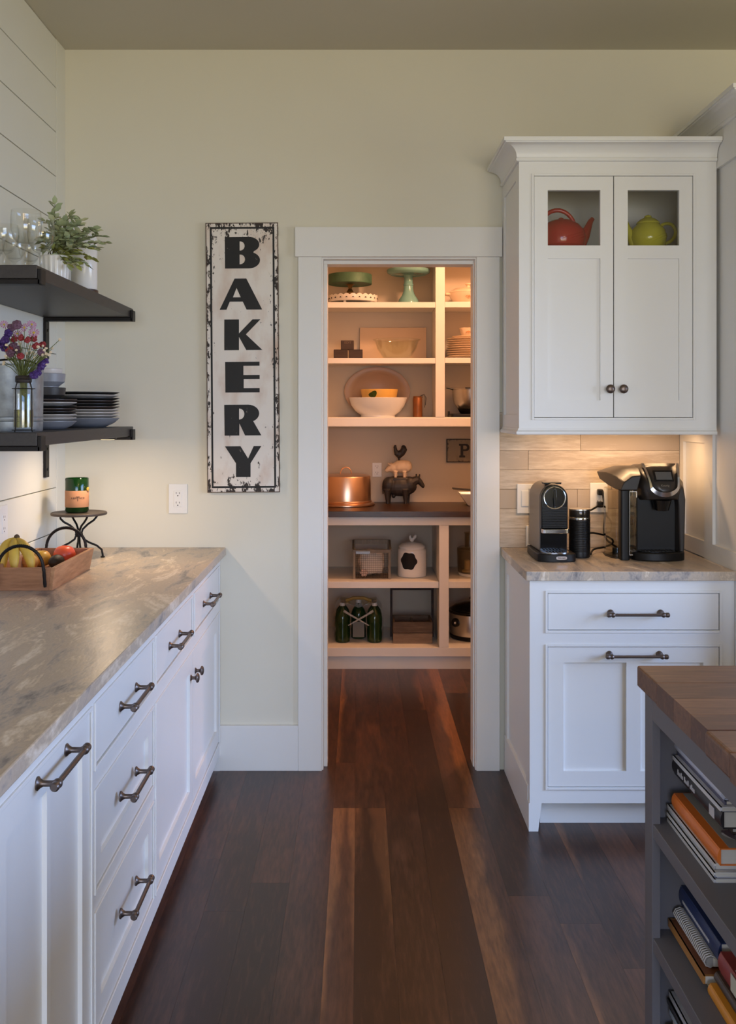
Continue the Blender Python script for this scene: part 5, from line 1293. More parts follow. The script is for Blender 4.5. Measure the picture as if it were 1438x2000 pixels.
hw_ = (X(833, 6.19) - X(703, 6.19)) / 2
B().hexa([(-hw_, -0.006, 0), (hw_, -0.006, 0), (hw_, 0.006, 0), (-hw_, 0.006, 0)], [(-hw_, 0.010, 0.205), (hw_, 0.010, 0.205), (hw_, 0.022, 0.205), (-hw_, 0.022, 0.205)]).build('panel', mat('cream_board', s255(206, 178, 146), rough=0.6, var=0.04), t, bevel=0.002)
t = thing('glass_mixing_bowl', 'clear glass mixing bowl on the middle pantry shelf', 'bowl', (X(775, 6.03), 6.03, SB_))
B().lathe([(0.070, 0), (0.080, 0.003), (0.118, 0.060), (0.134, 0.108), (0.144, 0.114), (0.145, 0.118), (0.140, 0.119), (0.130, 0.110), (0.113, 0.062), (0.076, 0.008), (0.004, 0.006)], n=48).build('bowl', glass('bowl_glass', (0.955, 0.97, 0.94), clear=0.84), t, smooth=True)
GP = 'cream plates stacked on the right pantry shelf'
ord_ = ['lowest', 'second', 'third', 'fourth', 'fifth', 'sixth', 'seventh', 'eighth', 'ninth', 'top']
z = SB_ + 0.0025
for i in range(10):
    r_ = 0.128 if i < 9 else 0.095
    put(plate('dinner_plate', (0.667, 6.055, z), r_ + random.uniform(-.001, .001), 0.015, M_CREAM, ('small cream saucer on top of the right pantry plate stack' if i == 9 else ord_[i] + ' cream plate from the bottom of the right pantry stack'), GP)); z += 0.0133
t = thing('tea_cup', 'cream cup with an orange floral print on the plate stack', 'cup', (0.664, 6.05, z - 0.003))
B().lathe([(0.026, 0), (0.030, 0.003), (0.042, 0.028), (0.050, 0.056), (0.048, 0.0565), (0.040, 0.028), (0.004, 0.008)], n=36).build('cup', M_CREAM, t, smooth=True)
floral(t, (0, 0), 0.0445, 0.032, 0.008, 18, 5, -PI / 2 + 0.05)

# lowest wall shelf
t = thing('oval_platter', 'large oval cream platter leaning against the pantry wall', 'platter', (X(737, 6.19), 6.185, SCc))
pts_ = B()
rg = []
for kx, dy in ((0.0, 0.0), (0.70, 0.002), (0.73, -0.004), (0.97, -0.010), (1.0, -0.009), (1.0, -0.005), (0.74, 0.003), (0.0, 0.006)):
    rg.append((kx, dy))
rings = []
for kx, dy in rg:
    kx = max(kx, 0.01)
    rings.append(pts_.ring([(0.205 * kx * math.cos(a), dy + 0.010 * math.sin(a) * kx + 0.010, 0.158 + 0.156 * kx * math.sin(a)) for a in [2*PI*i/56 for i in range(56)]]))
for a, b_ in zip(rings, rings[1:]): pts_.bridge(a, b_)
pts_.cap(rings[0], True); pts_.cap(rings[-1])
pts_.build('platter', mat('cream_platter', s255(178, 148, 120), rough=0.4, var=0.03), t, smooth=True, ang=60)
t = thing('serving_bowl', 'large white oval bowl on the lowest wall shelf of the pantry', 'bowl', (X(738.5, 6.055), 6.055, SCc))
B().lathe([(0.104, 0), (0.106, 0.006), (0.104, 0.012), (0.138, 0.036), (0.164, 0.072), (0.178, 0.117), (0.176, 0.119), (0.173, 0.117), (0.158, 0.072), (0.130, 0.040), (0.004, 0.022)], n=60, sy=0.745).build('bowl', M_PORC, t, smooth=True)
t = thing('mixing_bowl', 'yellow bowl with a green motif set inside the white bowl', 'bowl', (X(741, 6.055), 6.055, SCc + 0.046))
M_YB = mat('butter_yellow_glaze', s255(236, 186, 96), rough=0.25, var=0.03)
B().lathe([(0.064, 0), (0.070, 0.004), (0.104, 0.060), (0.114, 0.122), (0.112, 0.123), (0.100, 0.062), (0.004, 0.010)], n=48).build('bowl', M_YB, t, smooth=True)
b = B(); rr = []
for i in range(18):
    a = 2 * PI * i / 18; ux = -0.042 + 0.024 * math.cos(a) + 0.006 * math.sin(a); uz = 0.092 + 0.020 * math.sin(a) + 0.004 * math.sin(2 * a)
    r_ = 0.104 + 0.010 * (uz - 0.06) / 0.062 + 0.0016; rr.append((ux, -math.sqrt(max(r_ * r_ - ux * ux, 0)), uz))
va = b.ring(rr); vb = b.ring([(p[0], p[1] + 0.002, p[2]) for p in rr]); b.bridge(va, vb)
ce = b.bm.verts.new((-0.042, -math.sqrt(0.1115 ** 2 - 0.042 ** 2), 0.092))
for i in range(18): b.bm.faces.new((va[i], va[(i+1) % 18], ce))
b.build('leaf_motif', mat('dark_green_glaze', s255(58, 74, 26), rough=0.2, var=0.1), t)
M_COP = mat('aged_copper', s255(132, 82, 46), rough=0.42, metal=0.5, var=0.3, scale=20)
t = thing('copper_jar', 'narrow brown jar with wire utensils on the lowest wall shelf', 'jar', (X(816, 6.03), 6.03, SCc))
B().lathe([(0.028, 0), (0.029, 0.004), (0.029, 0.112), (0.0265, 0.116), (0.0265, 0.124), (0.028, 0.126), (0.026, 0.127), (0.025, 0.012), (0.004, 0.010)], n=28).build('jar', M_COP, t, smooth=True)
for i, (dx, dz) in enumerate(((0.052, 0.072), (0.046, 0.058), (0.030, 0.142))):
    B().tube([(0.012, 0, 0.05), (0.014, 0, 0.128), (0.028 + dx * 0.2, 0, 0.140 - 0.004 * i), (dx, 0, 0.118), (dx * 0.92, 0, dz if i < 2 else 0.124)], 0.0014, n=5).build('wire', M_BLACKM, t, smooth=True)
t = thing('rack_tray', 'flat black tray under the steel bowl', 'tray', (0.700, 6.06, SCc))
B().prism(rrect(-0.145, 0.145, -0.125, 0.125, 0.02), 0, 0.016, 'xy').build('base', M_BLACK, t, bevel=0.002)
B().prism([(u * 0.99, v * 0.99) for u, v in rrect(-0.145, 0.145, -0.125, 0.125, 0.02)], 0.0162, 0.020, 'xy').build('rim', M_BLACK, t)
B().box(-0.152, -0.142, -0.02, 0.02, 0.014, 0.036).build('handle', M_BLACK, t, bevel=0.002)
t = thing('steel_mixing_bowl', 'polished steel mixing bowl with a black rubber base', 'bowl', (0.700, 6.06, SCc + 0.0202))
B().lathe([(0.066, 0), (0.078, 0.004), (0.090, 0.026), (0.092, 0.030)], n=40).build('rubber_base', M_BLACK, t, smooth=True)
B().lathe([(0.0925, 0.0302), (0.116, 0.064), (0.124, 0.110), (0.126, 0.146), (0.130, 0.148), (0.130, 0.151), (0.123, 0.149), (0.120, 0.110), (0.088, 0.034)], n=48, cap0=False, cap1=False).build('bowl', M_STEEL, t, smooth=True)
B().tube([(-0.122, -0.02, 0.150), (-0.150, -0.02, 0.156), (-0.164, -0.02, 0.157)], [0.006, 0.005, 0.004], n=8).build('handle', M_BLACK, t, smooth=True)
B().box(-0.06, -0.03, -0.135, -0.115, 0.151, 0.158).build('clip', M_BLACK, t, bevel=0.001)

# ================================================================== PANTRY COUNTER
ZC = 0.9072
M_COPPER = mat('polished_copper', s255(222, 184, 156), rough=0.30, metal=1.0, var=0.08, scale=10)
t = thing('copper_cake_cover', 'shiny copper cake cover with a loop handle on the pantry counter', 'cake cover', (X(676, 6.02), 6.02, ZC))
B().lathe([(0.172, 0), (0.176, 0.004), (0.176, 0.010), (0.166, 0.018), (0.156, 0.020)], n=56).build('base', M_COPPER, t, smooth=True)
B().lathe([(0.1555, 0.0202), (0.1575, 0.026), (0.152, 0.032), (0.150, 0.17), (0.146, 0.178), (0.12, 0.184), (0.004, 0.188)], n=56).build('dome', M_COPPER, t, smooth=True)
B().tube([(0.034 * math.cos(a), 0, 0.187 + 0.042 * math.sin(a)) for a in [PI * i / 14 for i in range(15)]], 0.0032, n=8).build('handle', M_COPPER, t, smooth=True)

st = thing('animal_statue', 'stacked figurine of a black rooster on a pink pig on a black cow', 'figurine', (X(787, 6.12), 6.12, ZC))
s_ = 6.12 / F
def L2(px, py): return ((px - 787) * s_, H - (py - VY) * s_ - ZC)
def animal(name, shapes, m, vox=0.0032, label=None):
    b = B()
    for sh in shapes:
        if sh[0] == 'b':
            _, px, py, y, rx, ry, rz = sh[:7]; u, v = L2(px, py); rot = Matrix.Rotation(-(sh[7] if len(sh) > 7 else 0), 3, 'Y'); b.ball((u, y, v), (rx, ry, rz), 16, 10, rot=rot)
        else:
            _, pts, rad = sh; b.tube([(L2(p[0], p[1])[0], p[2], L2(p[0], p[1])[1]) for p in pts], rad, n=10)
    o = b.build(name, m, st, smooth=True, ang=180, label=label)
    r = o.modifiers.new('fuse', 'REMESH'); r.mode = 'VOXEL'; r.voxel_size = vox; r.use_smooth_shade = True
    q = o.modifiers.new('soft', 'SMOOTH'); q.factor = 0.5; q.iterations = 4
    return o
M_COW = mat('black_figurine', s255(46, 42, 40), rough=0.5, var=0.15)
M_PIG = mat('pink_figurine', s255(226, 200, 168), rough=0.5, var=0.06)
cow = [('b', 783, 951, 0, 0.100, 0.040, 0.058), ('b', 760, 947, 0, 0.042, 0.040, 0.050), ('b', 800, 947, 0, 0.044, 0.038, 0.052), ('b', 780, 936, 0, 0.085, 0.026, 0.020),
       ('t', [(806, 942, 0), (813, 938, 0), (818, 937, 0)], [0.034, 0.027, 0.023]), ('t', [(815, 936, 0), (821, 942, 0), (827, 950, 0)], [0.021, 0.018, 0.012]), ('b', 826.5, 950, 0, 0.010, 0.011, 0.011)]
for pxl, yy in ((756, -0.022), (759, 0.022), (791, -0.022), (796, 0.022)):
    cow.append(('t', [(pxl, 955, yy), (pxl + 0.5, 968, yy), (pxl + 1, 978, yy), (pxl + 1, 984.3, yy)], [0.024, 0.016, 0.0115, 0.011]))
cow += [('b', 769, 968, 0, 0.013, 0.016, 0.016), ('t', [(751, 938, 0), (747.8, 950, 0), (748.5, 965, 0)], [0.006, 0.005, 0.005]),
        ('t', [(814, 935, -0.014), (813.0, 925, -0.019)], [0.0075, 0.0045]), ('t', [(818, 936, 0.012), (820.5, 926.5, 0.017)], [0.0075, 0.0045])]
animal('cow', cow, M_COW, vox=0.0025, label='black cow')
pig = [('b', 784, 911, 0, 0.058, 0.034, 0.040, 0.10), ('b', 794, 911, 0, 0.034, 0.033, 0.038), ('b', 770, 913.5, 0, 0.036, 0.027, 0.030, 0.3), ('t', [(768, 912, 0), (759, 917, 0), (753.5, 920.5, 0)], [0.026, 0.018, 0.010]),
       ('t', [(766, 909, -0.014), (757.5, 905, -0.021)], [0.0075, 0.004]), ('t', [(768, 908, 0.012), (763, 904.5, 0.017)], [0.0075, 0.004])]
for pxl, yy in ((772.5, -0.016), (775, 0.016), (790, -0.016), (793, 0.016)):
    pig.append(('t', [(pxl, 920, yy), (pxl, 927, yy), (pxl, 932.6, yy)], [0.014, 0.0095, 0.0085]))
pig += [('t', [(803, 905, 0), (804.5, 913, 0), (803, 918, 0)], [0.003, 0.0028, 0.0025])]
animal('pig', pig, M_PIG, vox=0.0024, label='pale pink pig')
roo = [('b', 780.5, 887, 0, 0.026, 0.017, 0.024, 0.5), ('t', [(776, 888, 0), (773, 880, 0), (772, 873, 0)], [0.017, 0.012, 0.009]), ('b', 772, 872, 0, 0.0085, 0.007, 0.008), ('t', [(770.5, 873, 0), (768.8, 875, 0)], [0.005, 0.0025]), ('b', 772.5, 870.5, 0, 0.007, 0.0035, 0.006),
       ('t', [(784, 888, 0), (788, 880, 0), (791, 875, 0)], [0.018, 0.021, 0.018]), ('b', 789, 876, 0, 0.017, 0.010, 0.022, 0.3), ('t', [(780, 893, 0), (779.5, 899, 0)], [0.009, 0.006])]
animal('rooster', roo, M_COW, vox=0.0024, label='black rooster')

M_PSIGN = distressed('worn_grey_tin', s255(132, 122, 104), s255(104, 92, 78), s255(40, 36, 32), amount=0.5, scale=14)
Ys = PY1 - 0.002
t = thing('letter_sign', 'small worn grey tin sign with a dark letter P on the pantry wall', 'sign', ((X(872, Ys) + X(942, Ys)) / 2, Ys, W(0, 880, Ys)[2]))
hw_ = (X(942, Ys) - X(872, Ys)) / 2; hh_ = 23 * S(Ys)
B().box(-hw_, hw_, -0.012, 0, -hh_, hh_).build('panel', M_PSIGN, t)
B().frame(-hw_, hw_, -hh_, hh_, -0.0135, -0.0118, 0.006).build('rim', M_SIGNB, t)
kq = S(Ys) / 7.19
def pg(o): return [((u - 1272) * kq, -(v - 212) * kq) for u, v in o]
put_mesh(outline_mesh([pg([(1195, 118), (1290, 118)] + arc(1298, 168, 44, 50, -80, 80, 10) + [(1255, 220), (1255, 278), (1282, 282), (1282, 308), (1200, 308), (1200, 282), (1218, 278), (1218, 146), (1195, 142)]), pg([(1255, 142)] + arc(1282, 168, 26, 26, -90, 90, 8) + [(1255, 194)])], 0.001), 'letter_p', M_SIGNB, t, (0, -0.0125, 0))
t = thing('white_dish', 'white flared dish at the right end of the pantry counter', 'dish', (0.735, 6.02, ZC))
b = B()
ri = [b.ring([(sx * w_, sy * d_, z_) for sx, sy in ((-1, -1), (1, -1), (1, 1), (-1, 1))]) for w_, d_, z_ in ((0.070, 0.055, 0), (0.078, 0.062, 0.006), (0.126, 0.10, 0.074), (0.121, 0.095, 0.074), (0.074, 0.058, 0.010))]
for a, c_ in zip(ri, ri[1:]): b.bridge(a, c_)
b.cap(ri[0], True); b.cap(ri[-1]); b.build('dish', M_PORC, t, bevel=0.003, smooth=True)
t = thing('serving_spoons', 'dark metal serving spoons lying across the white dish', 'cutlery', (0.735, 6.02, ZC + 0.074))
for dy, nm in ((-0.03, 'spoon'), (0.025, 'spoon')):
    b = B().tube([(-0.165, dy - 0.02, 0.028), (-0.06, dy, 0.018), (0.02, dy, 0.010)], [0.004, 0.004, 0.003], n=6)
    b.ball((0.045, dy, 0.007), (0.032, 0.02, 0.006), 12, 6); b.build(nm, M_BLACKM, t, smooth=True)

# ================================================================== PANTRY: LOWER SHELVES
ZM, ZL_ = 0.5018, 0.1259
M_WBAS = wood('grey_basket_frame', s255(112, 100, 84), s255(140, 128, 108), rough=0.6, axis=2, scale=6, stretch=6)
Y0 = 5.745
xa_, xb_ = X(690, Y0), X(763, Y0)
t = thing('wire_basket', 'wood-framed wire basket holding folded white cloth', 'basket', ((xa_ + xb_) / 2, Y0, ZM))
w_ = (xb_ - xa_) / 2; hb, db = 0.205, 0.20
for sx in (-1, 1):
    for yy in (0, db - 0.014): B().box(sx * (w_ - 0.006) - 0.007, sx * (w_ - 0.006) + 0.007, yy, yy + 0.014, 0.0, hb * (0.84 if yy == 0 else 1.0)).build('post', M_WBAS, t, bevel=0.001)
    B().hexa([(sx * w_ - 0.006, 0.014, hb * 0.78), (sx * w_ + 0.006, 0.014, hb * 0.78), (sx * w_ + 0.006, db - 0.014, hb * 0.92), (sx * w_ - 0.006, db - 0.014, hb * 0.92)], [(sx * w_ - 0.006, 0.014, hb * 0.84), (sx * w_ + 0.006, 0.014, hb * 0.84), (sx * w_ + 0.006, db - 0.014, hb), (sx * w_ - 0.006, db - 0.014, hb)]).build('side_rail', M_WBAS, t)
B().box(-w_, w_, -0.002, 0.012, hb * 0.745, hb * 0.84).build('front_rail', M_WBAS, t, bevel=0.001)
B().box(-w_, w_, db - 0.012, db, hb * 0.88, hb).build('back_rail', M_WBAS, t, bevel=0.001)
B().box(-w_ + 0.002, w_ - 0.002, 0.002, db - 0.002, 0.0, 0.005).build('bottom', M_WBAS, t)
B().box(-w_ + 0.016, -w_ * 0.1, -0.0045, -0.002, hb * 0.72, hb * 0.79).build('label_plate', M_GALV, t)
g = B()
for i in range(17):
    x = -w_ + 0.012 + (2 * w_ - 0.024) * i / 16; g.box(x - 0.0007, x + 0.0007, 0.004, 0.0054, 0.004, hb * 0.76)
for i in range(13):
    z = 0.006 + (hb * 0.74) * i / 12; g.box(-w_ + 0.01, w_ - 0.01, 0.0035, 0.0049, z - 0.0007, z + 0.0007)
wm_ = g.build('wire_mesh', mat('rusty_wire', s255(92, 70, 52), rough=0.6, metal=0.5, var=0.2), t)
wm_['kind'] = 'stuff'
M_CLOTH = mat('white_cloth', s255(226, 212, 194), rough=0.9, var=0.06, bump=0.4, bscale=300)
cl = thing('folded_cloth', 'folded white cloth bundled in the wire basket', 'cloth', ((xa_ + xb_) / 2, Y0 + 0.10, ZM + 0.0056))
b = B(); rr_ = random.Random(4)
b.ball((0, 0, 0.082), (0.082, 0.078, 0.080), 36, 24, warp=lambda v: min(1.0, 0.92 + 0.06 * math.sin(5 * v.x + 3 * v.z) * math.cos(4 * v.y + 6 * v.z)) / max(abs(v.x), abs(v.y), abs(v.z)) ** 0.45)
b.build('bundle', M_CLOTH, cl, smooth=True, ang=180)
b = B()
for i in range(6):
    a = 2 * PI * i / 6; b.ball((-0.045 + 0.014 * math.cos(a), -0.083, 0.030 + 0.014 * math.sin(a)), (0.010, 0.005, 0.010), 8, 6)
b.ball((-0.045, -0.087, 0.030), (0.007, 0.004, 0.007), 8, 6)
b.build('cloth_flower', mat('blush_cloth', s255(212, 180, 160), rough=0.9, var=0.1), cl, smooth=True)

t = thing('ceramic_cookie_jar', 'white ceramic cookie jar with a black label and rooster knob', 'jar', (X(805, 5.87), 5.87, ZM))
JM = M_PORC
B().lathe([(0.078, 0), (0.083, 0.003), (0.085, 0.010), (0.085, 0.150), (0.082, 0.160), (0.077, 0.164), (0.077, 0.170)], n=48).build('body', JM, t, smooth=True)
B().lathe([(0.079, 0.1702), (0.080, 0.175), (0.077, 0.180), (0.058, 0.194), (0.024, 0.200), (0.016, 0.202)], n=48).build('lid', JM, t, smooth=True)
b = B().ball((0, 0, 0.214), (0.014, 0.010, 0.013), 12, 8).tube([(-0.008, 0, 0.216), (-0.012, 0, 0.230), (-0.010, 0, 0.240)], [0.009, 0.007, 0.005], n=8).tube([(0.008, 0, 0.218), (0.018, 0, 0.230), (0.022, 0, 0.242)], [0.008, 0.010, 0.006], n=8)
b.build('rooster_knob', JM, t, smooth=True, ang=180)
b = B(); rr = []
for i in range(48):
    a = 2 * PI * i / 48; k_ = 1 + 0.07 * math.cos(6 * a + 0.4)
    u = -0.026 + 0.050 * k_ * math.cos(a); z_ = 0.098 + 0.050 * k_ * math.sin(a)
    an = -PI / 2 + u / 0.0856; rr.append((0.0864 * math.cos(an), 0.0864 * math.sin(an), z_))
va = b.ring(rr); vb = b.ring([(p[0] * 0.985, p[1] * 0.985, p[2]) for p in rr]); b.bridge(va, vb)
ce = b.bm.verts.new((0.0870 * math.cos(-PI / 2 - 0.3), 0.0870 * math.sin(-PI / 2 - 0.3), 0.098))
ri2 = b.ring([(0.0868 * math.cos(-PI/2 + (-0.026 + 0.025 * math.cos(2*PI*i/48)) / 0.0856), 0.0868 * math.sin(-PI/2 + (-0.026 + 0.025 * math.cos(2*PI*i/48)) / 0.0856), 0.098 + 0.025 * math.sin(2*PI*i/48)) for i in range(48)])
b.bridge(va, ri2)
for i in range(48): b.bm.faces.new((ri2[i], ri2[(i+1) % 48], ce))
b.build('chalk_label', mat('chalkboard_black', s255(26, 24, 24), rough=0.8, var=0.1), t, smooth=True)

t = thing('food_processor', 'food processor with a clear work bowl and cream blade hub', 'food processor', (0.700, 5.90, ZM))
SMK = glass('smoky_plastic', (0.80, 0.78, 0.72), clear=0.82)
B().lathe([(0.098, 0), (0.102, 0.004), (0.102, 0.016), (0.094, 0.018)], n=40).build('base', M_PANTRY, t, smooth=True)
B().lathe([(0.098, 0.0182), (0.108, 0.022), (0.112, 0.150), (0.113, 0.152), (0.110, 0.152), (0.105, 0.024), (0.004, 0.022)], n=44).build('work_bowl', SMK, t, smooth=True)
B().lathe([(0.112, 0.1522), (0.112, 0.160), (0.100, 0.168), (0.05, 0.172)], n=44, cap0=False).build('bowl_lid', SMK, t, smooth=True)
ft = B().lathe([(0.034, 0.170), (0.034, 0.248), (0.038, 0.252), (0.038, 0.256), (0.031, 0.256), (0.031, 0.172)], n=30, cap0=False, cap1=False).build('feed_tube', SMK, t, smooth=True)
ft.location = (-0.035, -0.02, 0)
hb_ = B().lathe([(0.032, 0.024), (0.032, 0.032), (0.018, 0.040), (0.017, 0.090), (0.012, 0.094)], n=24).build('blade_hub', mat('cream_plastic', s255(214, 184, 120), rough=0.45), t, smooth=True)
hb_.location = (-0.055, -0.03, 0)

M_PET = mat('green_bottle_plastic', s255(34, 58, 26), rough=0.12, var=0.15, trans=0.25)
M_CAPP = mat('white_bottle_cap', s255(200, 194, 184), rough=0.4)
FILM = glass('shrink_film', (0.95, 0.94, 0.90), rough=0.15, clear=0.74)
Y0 = 5.76
bk = thing('bottle_pack', 'shrink-wrapped pack of green bottled drinks on the bottom pantry shelf', 'bottle pack', (X(700.5, 5.86), Y0 + 0.1, ZL_))
for ix in range(3):
    for iy in range(2):
        if ix == 1 and iy == 0: continue
        bx, by = (ix - 1) * 0.094, (iy - 0.5) * 0.094
        lean = 0
        bo = B().lathe([(0.036, 0), (0.043, 0.006), (0.044, 0.05), (0.041, 0.075), (0.044, 0.10), (0.044, 0.145), (0.036, 0.172), (0.018, 0.196), (0.0145, 0.210)], c=(bx, by, 0), n=24).build('bottle', M_PET, bk, smooth=True)
        B().lathe([(0.0160, 0.2105), (0.0165, 0.214), (0.0165, 0.228), (0.0150, 0.230)], c=(bx, by, 0), n=18).build('cap', M_CAPP, bo, smooth=True)
fx = B()
fp = [(-0.142, 0.008), (-0.144, 0.15), (-0.136, 0.20), (-0.104, 0.236), (-0.05, 0.228), (0, 0.206), (0.05, 0.228), (0.104, 0.236), (0.136, 0.20), (0.144, 0.15), (0.142, 0.008)]
for (u0, v0), (u1, v1) in zip(fp, fp[1:]):
    fx.hexa([(u0, -0.094, v0), (u0, -0.093, v0), (u0, 0.094, v0), (u0, 0.095, v0)][:0] or [(u0, -0.094, v0), (u1, -0.094, v1), (u1, 0.094, v1), (u0, 0.094, v0)], [(u0 * 1.004, -0.094, v0 + 0.0008), (u1 * 1.004, -0.094, v1 + 0.0008), (u1 * 1.004, 0.094, v1 + 0.0008), (u0 * 1.004, 0.094, v0 + 0.0008)])
fx.build('shrink_film', FILM, bk)
for s in (-1, 1):
    B().tube([(s * 0.085, -0.097, 0.19), (s * 0.045, -0.100, 0.165), (0, -0.101, 0.140), (-s * 0.06, -0.099, 0.105)], [0.008, 0.006, 0.005, 0.003], n=6).build('film_fold', mat('film_crease', (0.75, 0.75, 0.72), rough=0.25, alpha=0.30), bk, smooth=True)
B().box(-0.034, 0.034, -0.088, -0.0865, 0.035, 0.125).build('film_window', mat('grey_carton', s255(96, 96, 88), rough=0.5, var=0.2), bk)
B().tube([(-0.075, -0.02, 0.234), (-0.03, -0.02, 0.250), (0.03, -0.02, 0.250), (0.075, -0.02, 0.234)], 0.010, n=8).build('carry_strap', mat('yellow_strap', s255(150, 122, 60), rough=0.5, var=0.5, scale=30), bk, smooth=True)

M_CRATE = wood('weathered_crate_wood', s255(86, 68, 52), s255(132, 110, 88), rough=0.75, axis=0, scale=5, stretch=8, rnd=0.4, bump=0.3)
M_HAND = wood('dark_crate_handle', s255(40, 28, 24), s255(62, 46, 38), rough=0.7, axis=0, scale=5, stretch=8)
Y0 = 5.76
xa_, xb_ = X(768, Y0), X(845, Y0)
ct_ = thing('handled_crate', 'weathered wooden crate basket with a tall dark handle', 'crate', ((xa_ + xb_) / 2, Y0, ZL_))
w_ = (xb_ - xa_) / 2; dpt, hc = 0.20, 0.125
for z0, z1 in ((0.0, 0.060), (0.063, hc)):
    B().box(-w_, w_, 0, 0.012, z0, z1).build('slat', M_CRATE, ct_, bevel=0.0015)
    B().box(-w_, w_, dpt - 0.012, dpt, z0, z1).build('slat', M_CRATE, ct_, bevel=0.0015)
    for sx in (-1, 1): B().box(sx * w_ - (0 if sx < 0 else 0.012), sx * w_ + (0.012 if sx < 0 else 0), 0.0125, dpt - 0.0125, z0, z1).build('slat', M_CRATE, ct_, bevel=0.0015)
B().box(-w_ + 0.012, w_ - 0.012, 0.012, dpt - 0.012, 0.0, 0.008).build('bottom', M_CRATE, ct_)
B().box(-0.004, 0.004, 0.0125, dpt - 0.0125, 0.01, hc - 0.01).build('partition', M_CRATE, ct_)
B().box(-w_ + 0.0125, w_ - 0.0125, 0.0125, 0.03, hc - 0.03, hc - 0.004).build('inner_ledge', M_CRATE, ct_)
for sx in (-1, 1): B().box(sx * (w_ + 0.007) - 0.0065, sx * (w_ + 0.007) + 0.0065, dpt / 2 - 0.012, dpt / 2 + 0.012, 0.02, 0.315).build('handle_post', M_HAND, ct_)
B().box(-w_ - 0.0135, w_ + 0.0135, dpt / 2 - 0.016, dpt / 2 + 0.016, 0.2955, 0.315).build('handle_bar', M_HAND, ct_, bevel=0.001)

t = thing('slow_cooker', 'steel slow cooker with a black lid on the bottom right shelf', 'slow cooker', (0.690, 5.93, ZL_))
B().lathe([(0.130, 0), (0.140, 0.004), (0.142, 0.020), (0.138, 0.026)], n=44).build('base', M_BLACK, t, smooth=True)
B().lathe([(0.1385, 0.0262), (0.139, 0.03), (0.142, 0.145), (0.140, 0.150)], n=48).build('body', M_STEEL, t, smooth=True)
B().lathe([(0.142, 0.1502), (0.148, 0.153), (0.150, 0.160), (0.148, 0.168), (0.138, 0.170)], n=48).build('rim', M_GLOSSB, t, smooth=True)
B().lathe([(0.138, 0.1702), (0.136, 0.176), (0.110, 0.196), (0.06, 0.210), (0.02, 0.214), (0.018, 0.226), (0.028, 0.232), (0.02, 0.240), (0.004, 0.241)], n=44).build('lid', M_GLOSSB, t, smooth=True)
b = B().ball((-0.118, -0.085, 0.105), (0.024, 0.026, 0.026), 16, 10); b.build('side_handle', M_BLACK, t, smooth=True)
B().ball((-0.122, -0.108, 0.107), (0.008, 0.006, 0.008), 10, 8).build('handle_bolt', M_CHROME, t, smooth=True)

# ================================================================== BOOKS IN THE ISLAND
M_PAGES = mat('book_pages', s255(206, 200, 190), rough=0.85, var=0.06, scale=4, stretch=(1, 1, 300))
def book(x0, x1, y0, y1, z0, z1, m, label, grp, name='book', hard=True, pages=M_PAGES, rz=0.0, cat='book'):
    """Book lying flat with its spine towards -x."""
    t = thing(name, label, cat, ((x0 + x1) / 2, (y0 + y1) / 2, z0), rz, group=grp)
    w_, l_, h_ = (x1 - x0) / 2, (y1 - y0) / 2, z1 - z0
    c = 0.0022 if hard else 0.0008; ov = 0.003 if hard else 0.0
    b = B()
    b.box(-w_ + 0.004 if hard else -w_ + 0.001, w_, -l_, l_, 0, c).box(-w_ + 0.004 if hard else -w_ + 0.001, w_, -l_, l_, h_ - c, h_)
    if hard and h_ > 0.018:
        b.prism([(-w_ + 0.006, 0), (-w_ + 0.006, h_)] + [(-w_ + 0.006 - 0.007 * math.sin(PI * i / 8) ** 0.6, h_ - h_ * i / 8) for i in range(1, 8)], -l_, l_, 'xz')
    else: b.box(-w_, -w_ + 0.004, -l_, l_, 0, h_)
    b.build('cover', m, t)
    B().box(-w_ + 0.0065 if hard else -w_ + 0.0042, w_ - ov, -l_ + ov, l_ - ov, c, h_ - c).build('pages', pages, t)
    return t
def C(name, r, g, b_, **kw): return mat('cover_' + name, s255(r, g, b_), rough=kw.get('rough', 0.4), var=kw.get('var', 0.05), scale=kw.get('scale', 20))
G1, G2, G3 = 'books on the upper island shelf', 'books on the middle island shelf', 'magazines on the bottom island shelf'
Zs = 0.5912
wm = [C('white', 204, 202, 204), C('pale_lilac', 196, 194, 206), C('white_b', 214, 212, 212), C('grey_white', 186, 184, 188), C('white_c', 208, 206, 206)]
nm = ['lowest', 'second from the bottom', 'middle', 'second from the top', 'topmost']
z = Zs
for i in range(5):
    dx = (0.0, 0.004, -0.002, 0.003, 0.001)[i]; dy = (0.0, 0.006, -0.004, 0.008, 0.002)[i]
    book(0.664 + dx, 0.874 + dx, 1.852 + dy, 2.132 + dy, z, z + 0.0068, wm[i], nm[i] + ' white magazine in the pile under the orange book', G1, name='magazine', hard=False, cat='magazine'); z += 0.0072
zo = z + 0.0003
ob = book(0.668, 0.888, 1.842, 2.112, zo, zo + 0.032, C('orange', 226, 120, 48), 'thick orange-spined cookbook on the white magazines', G1)
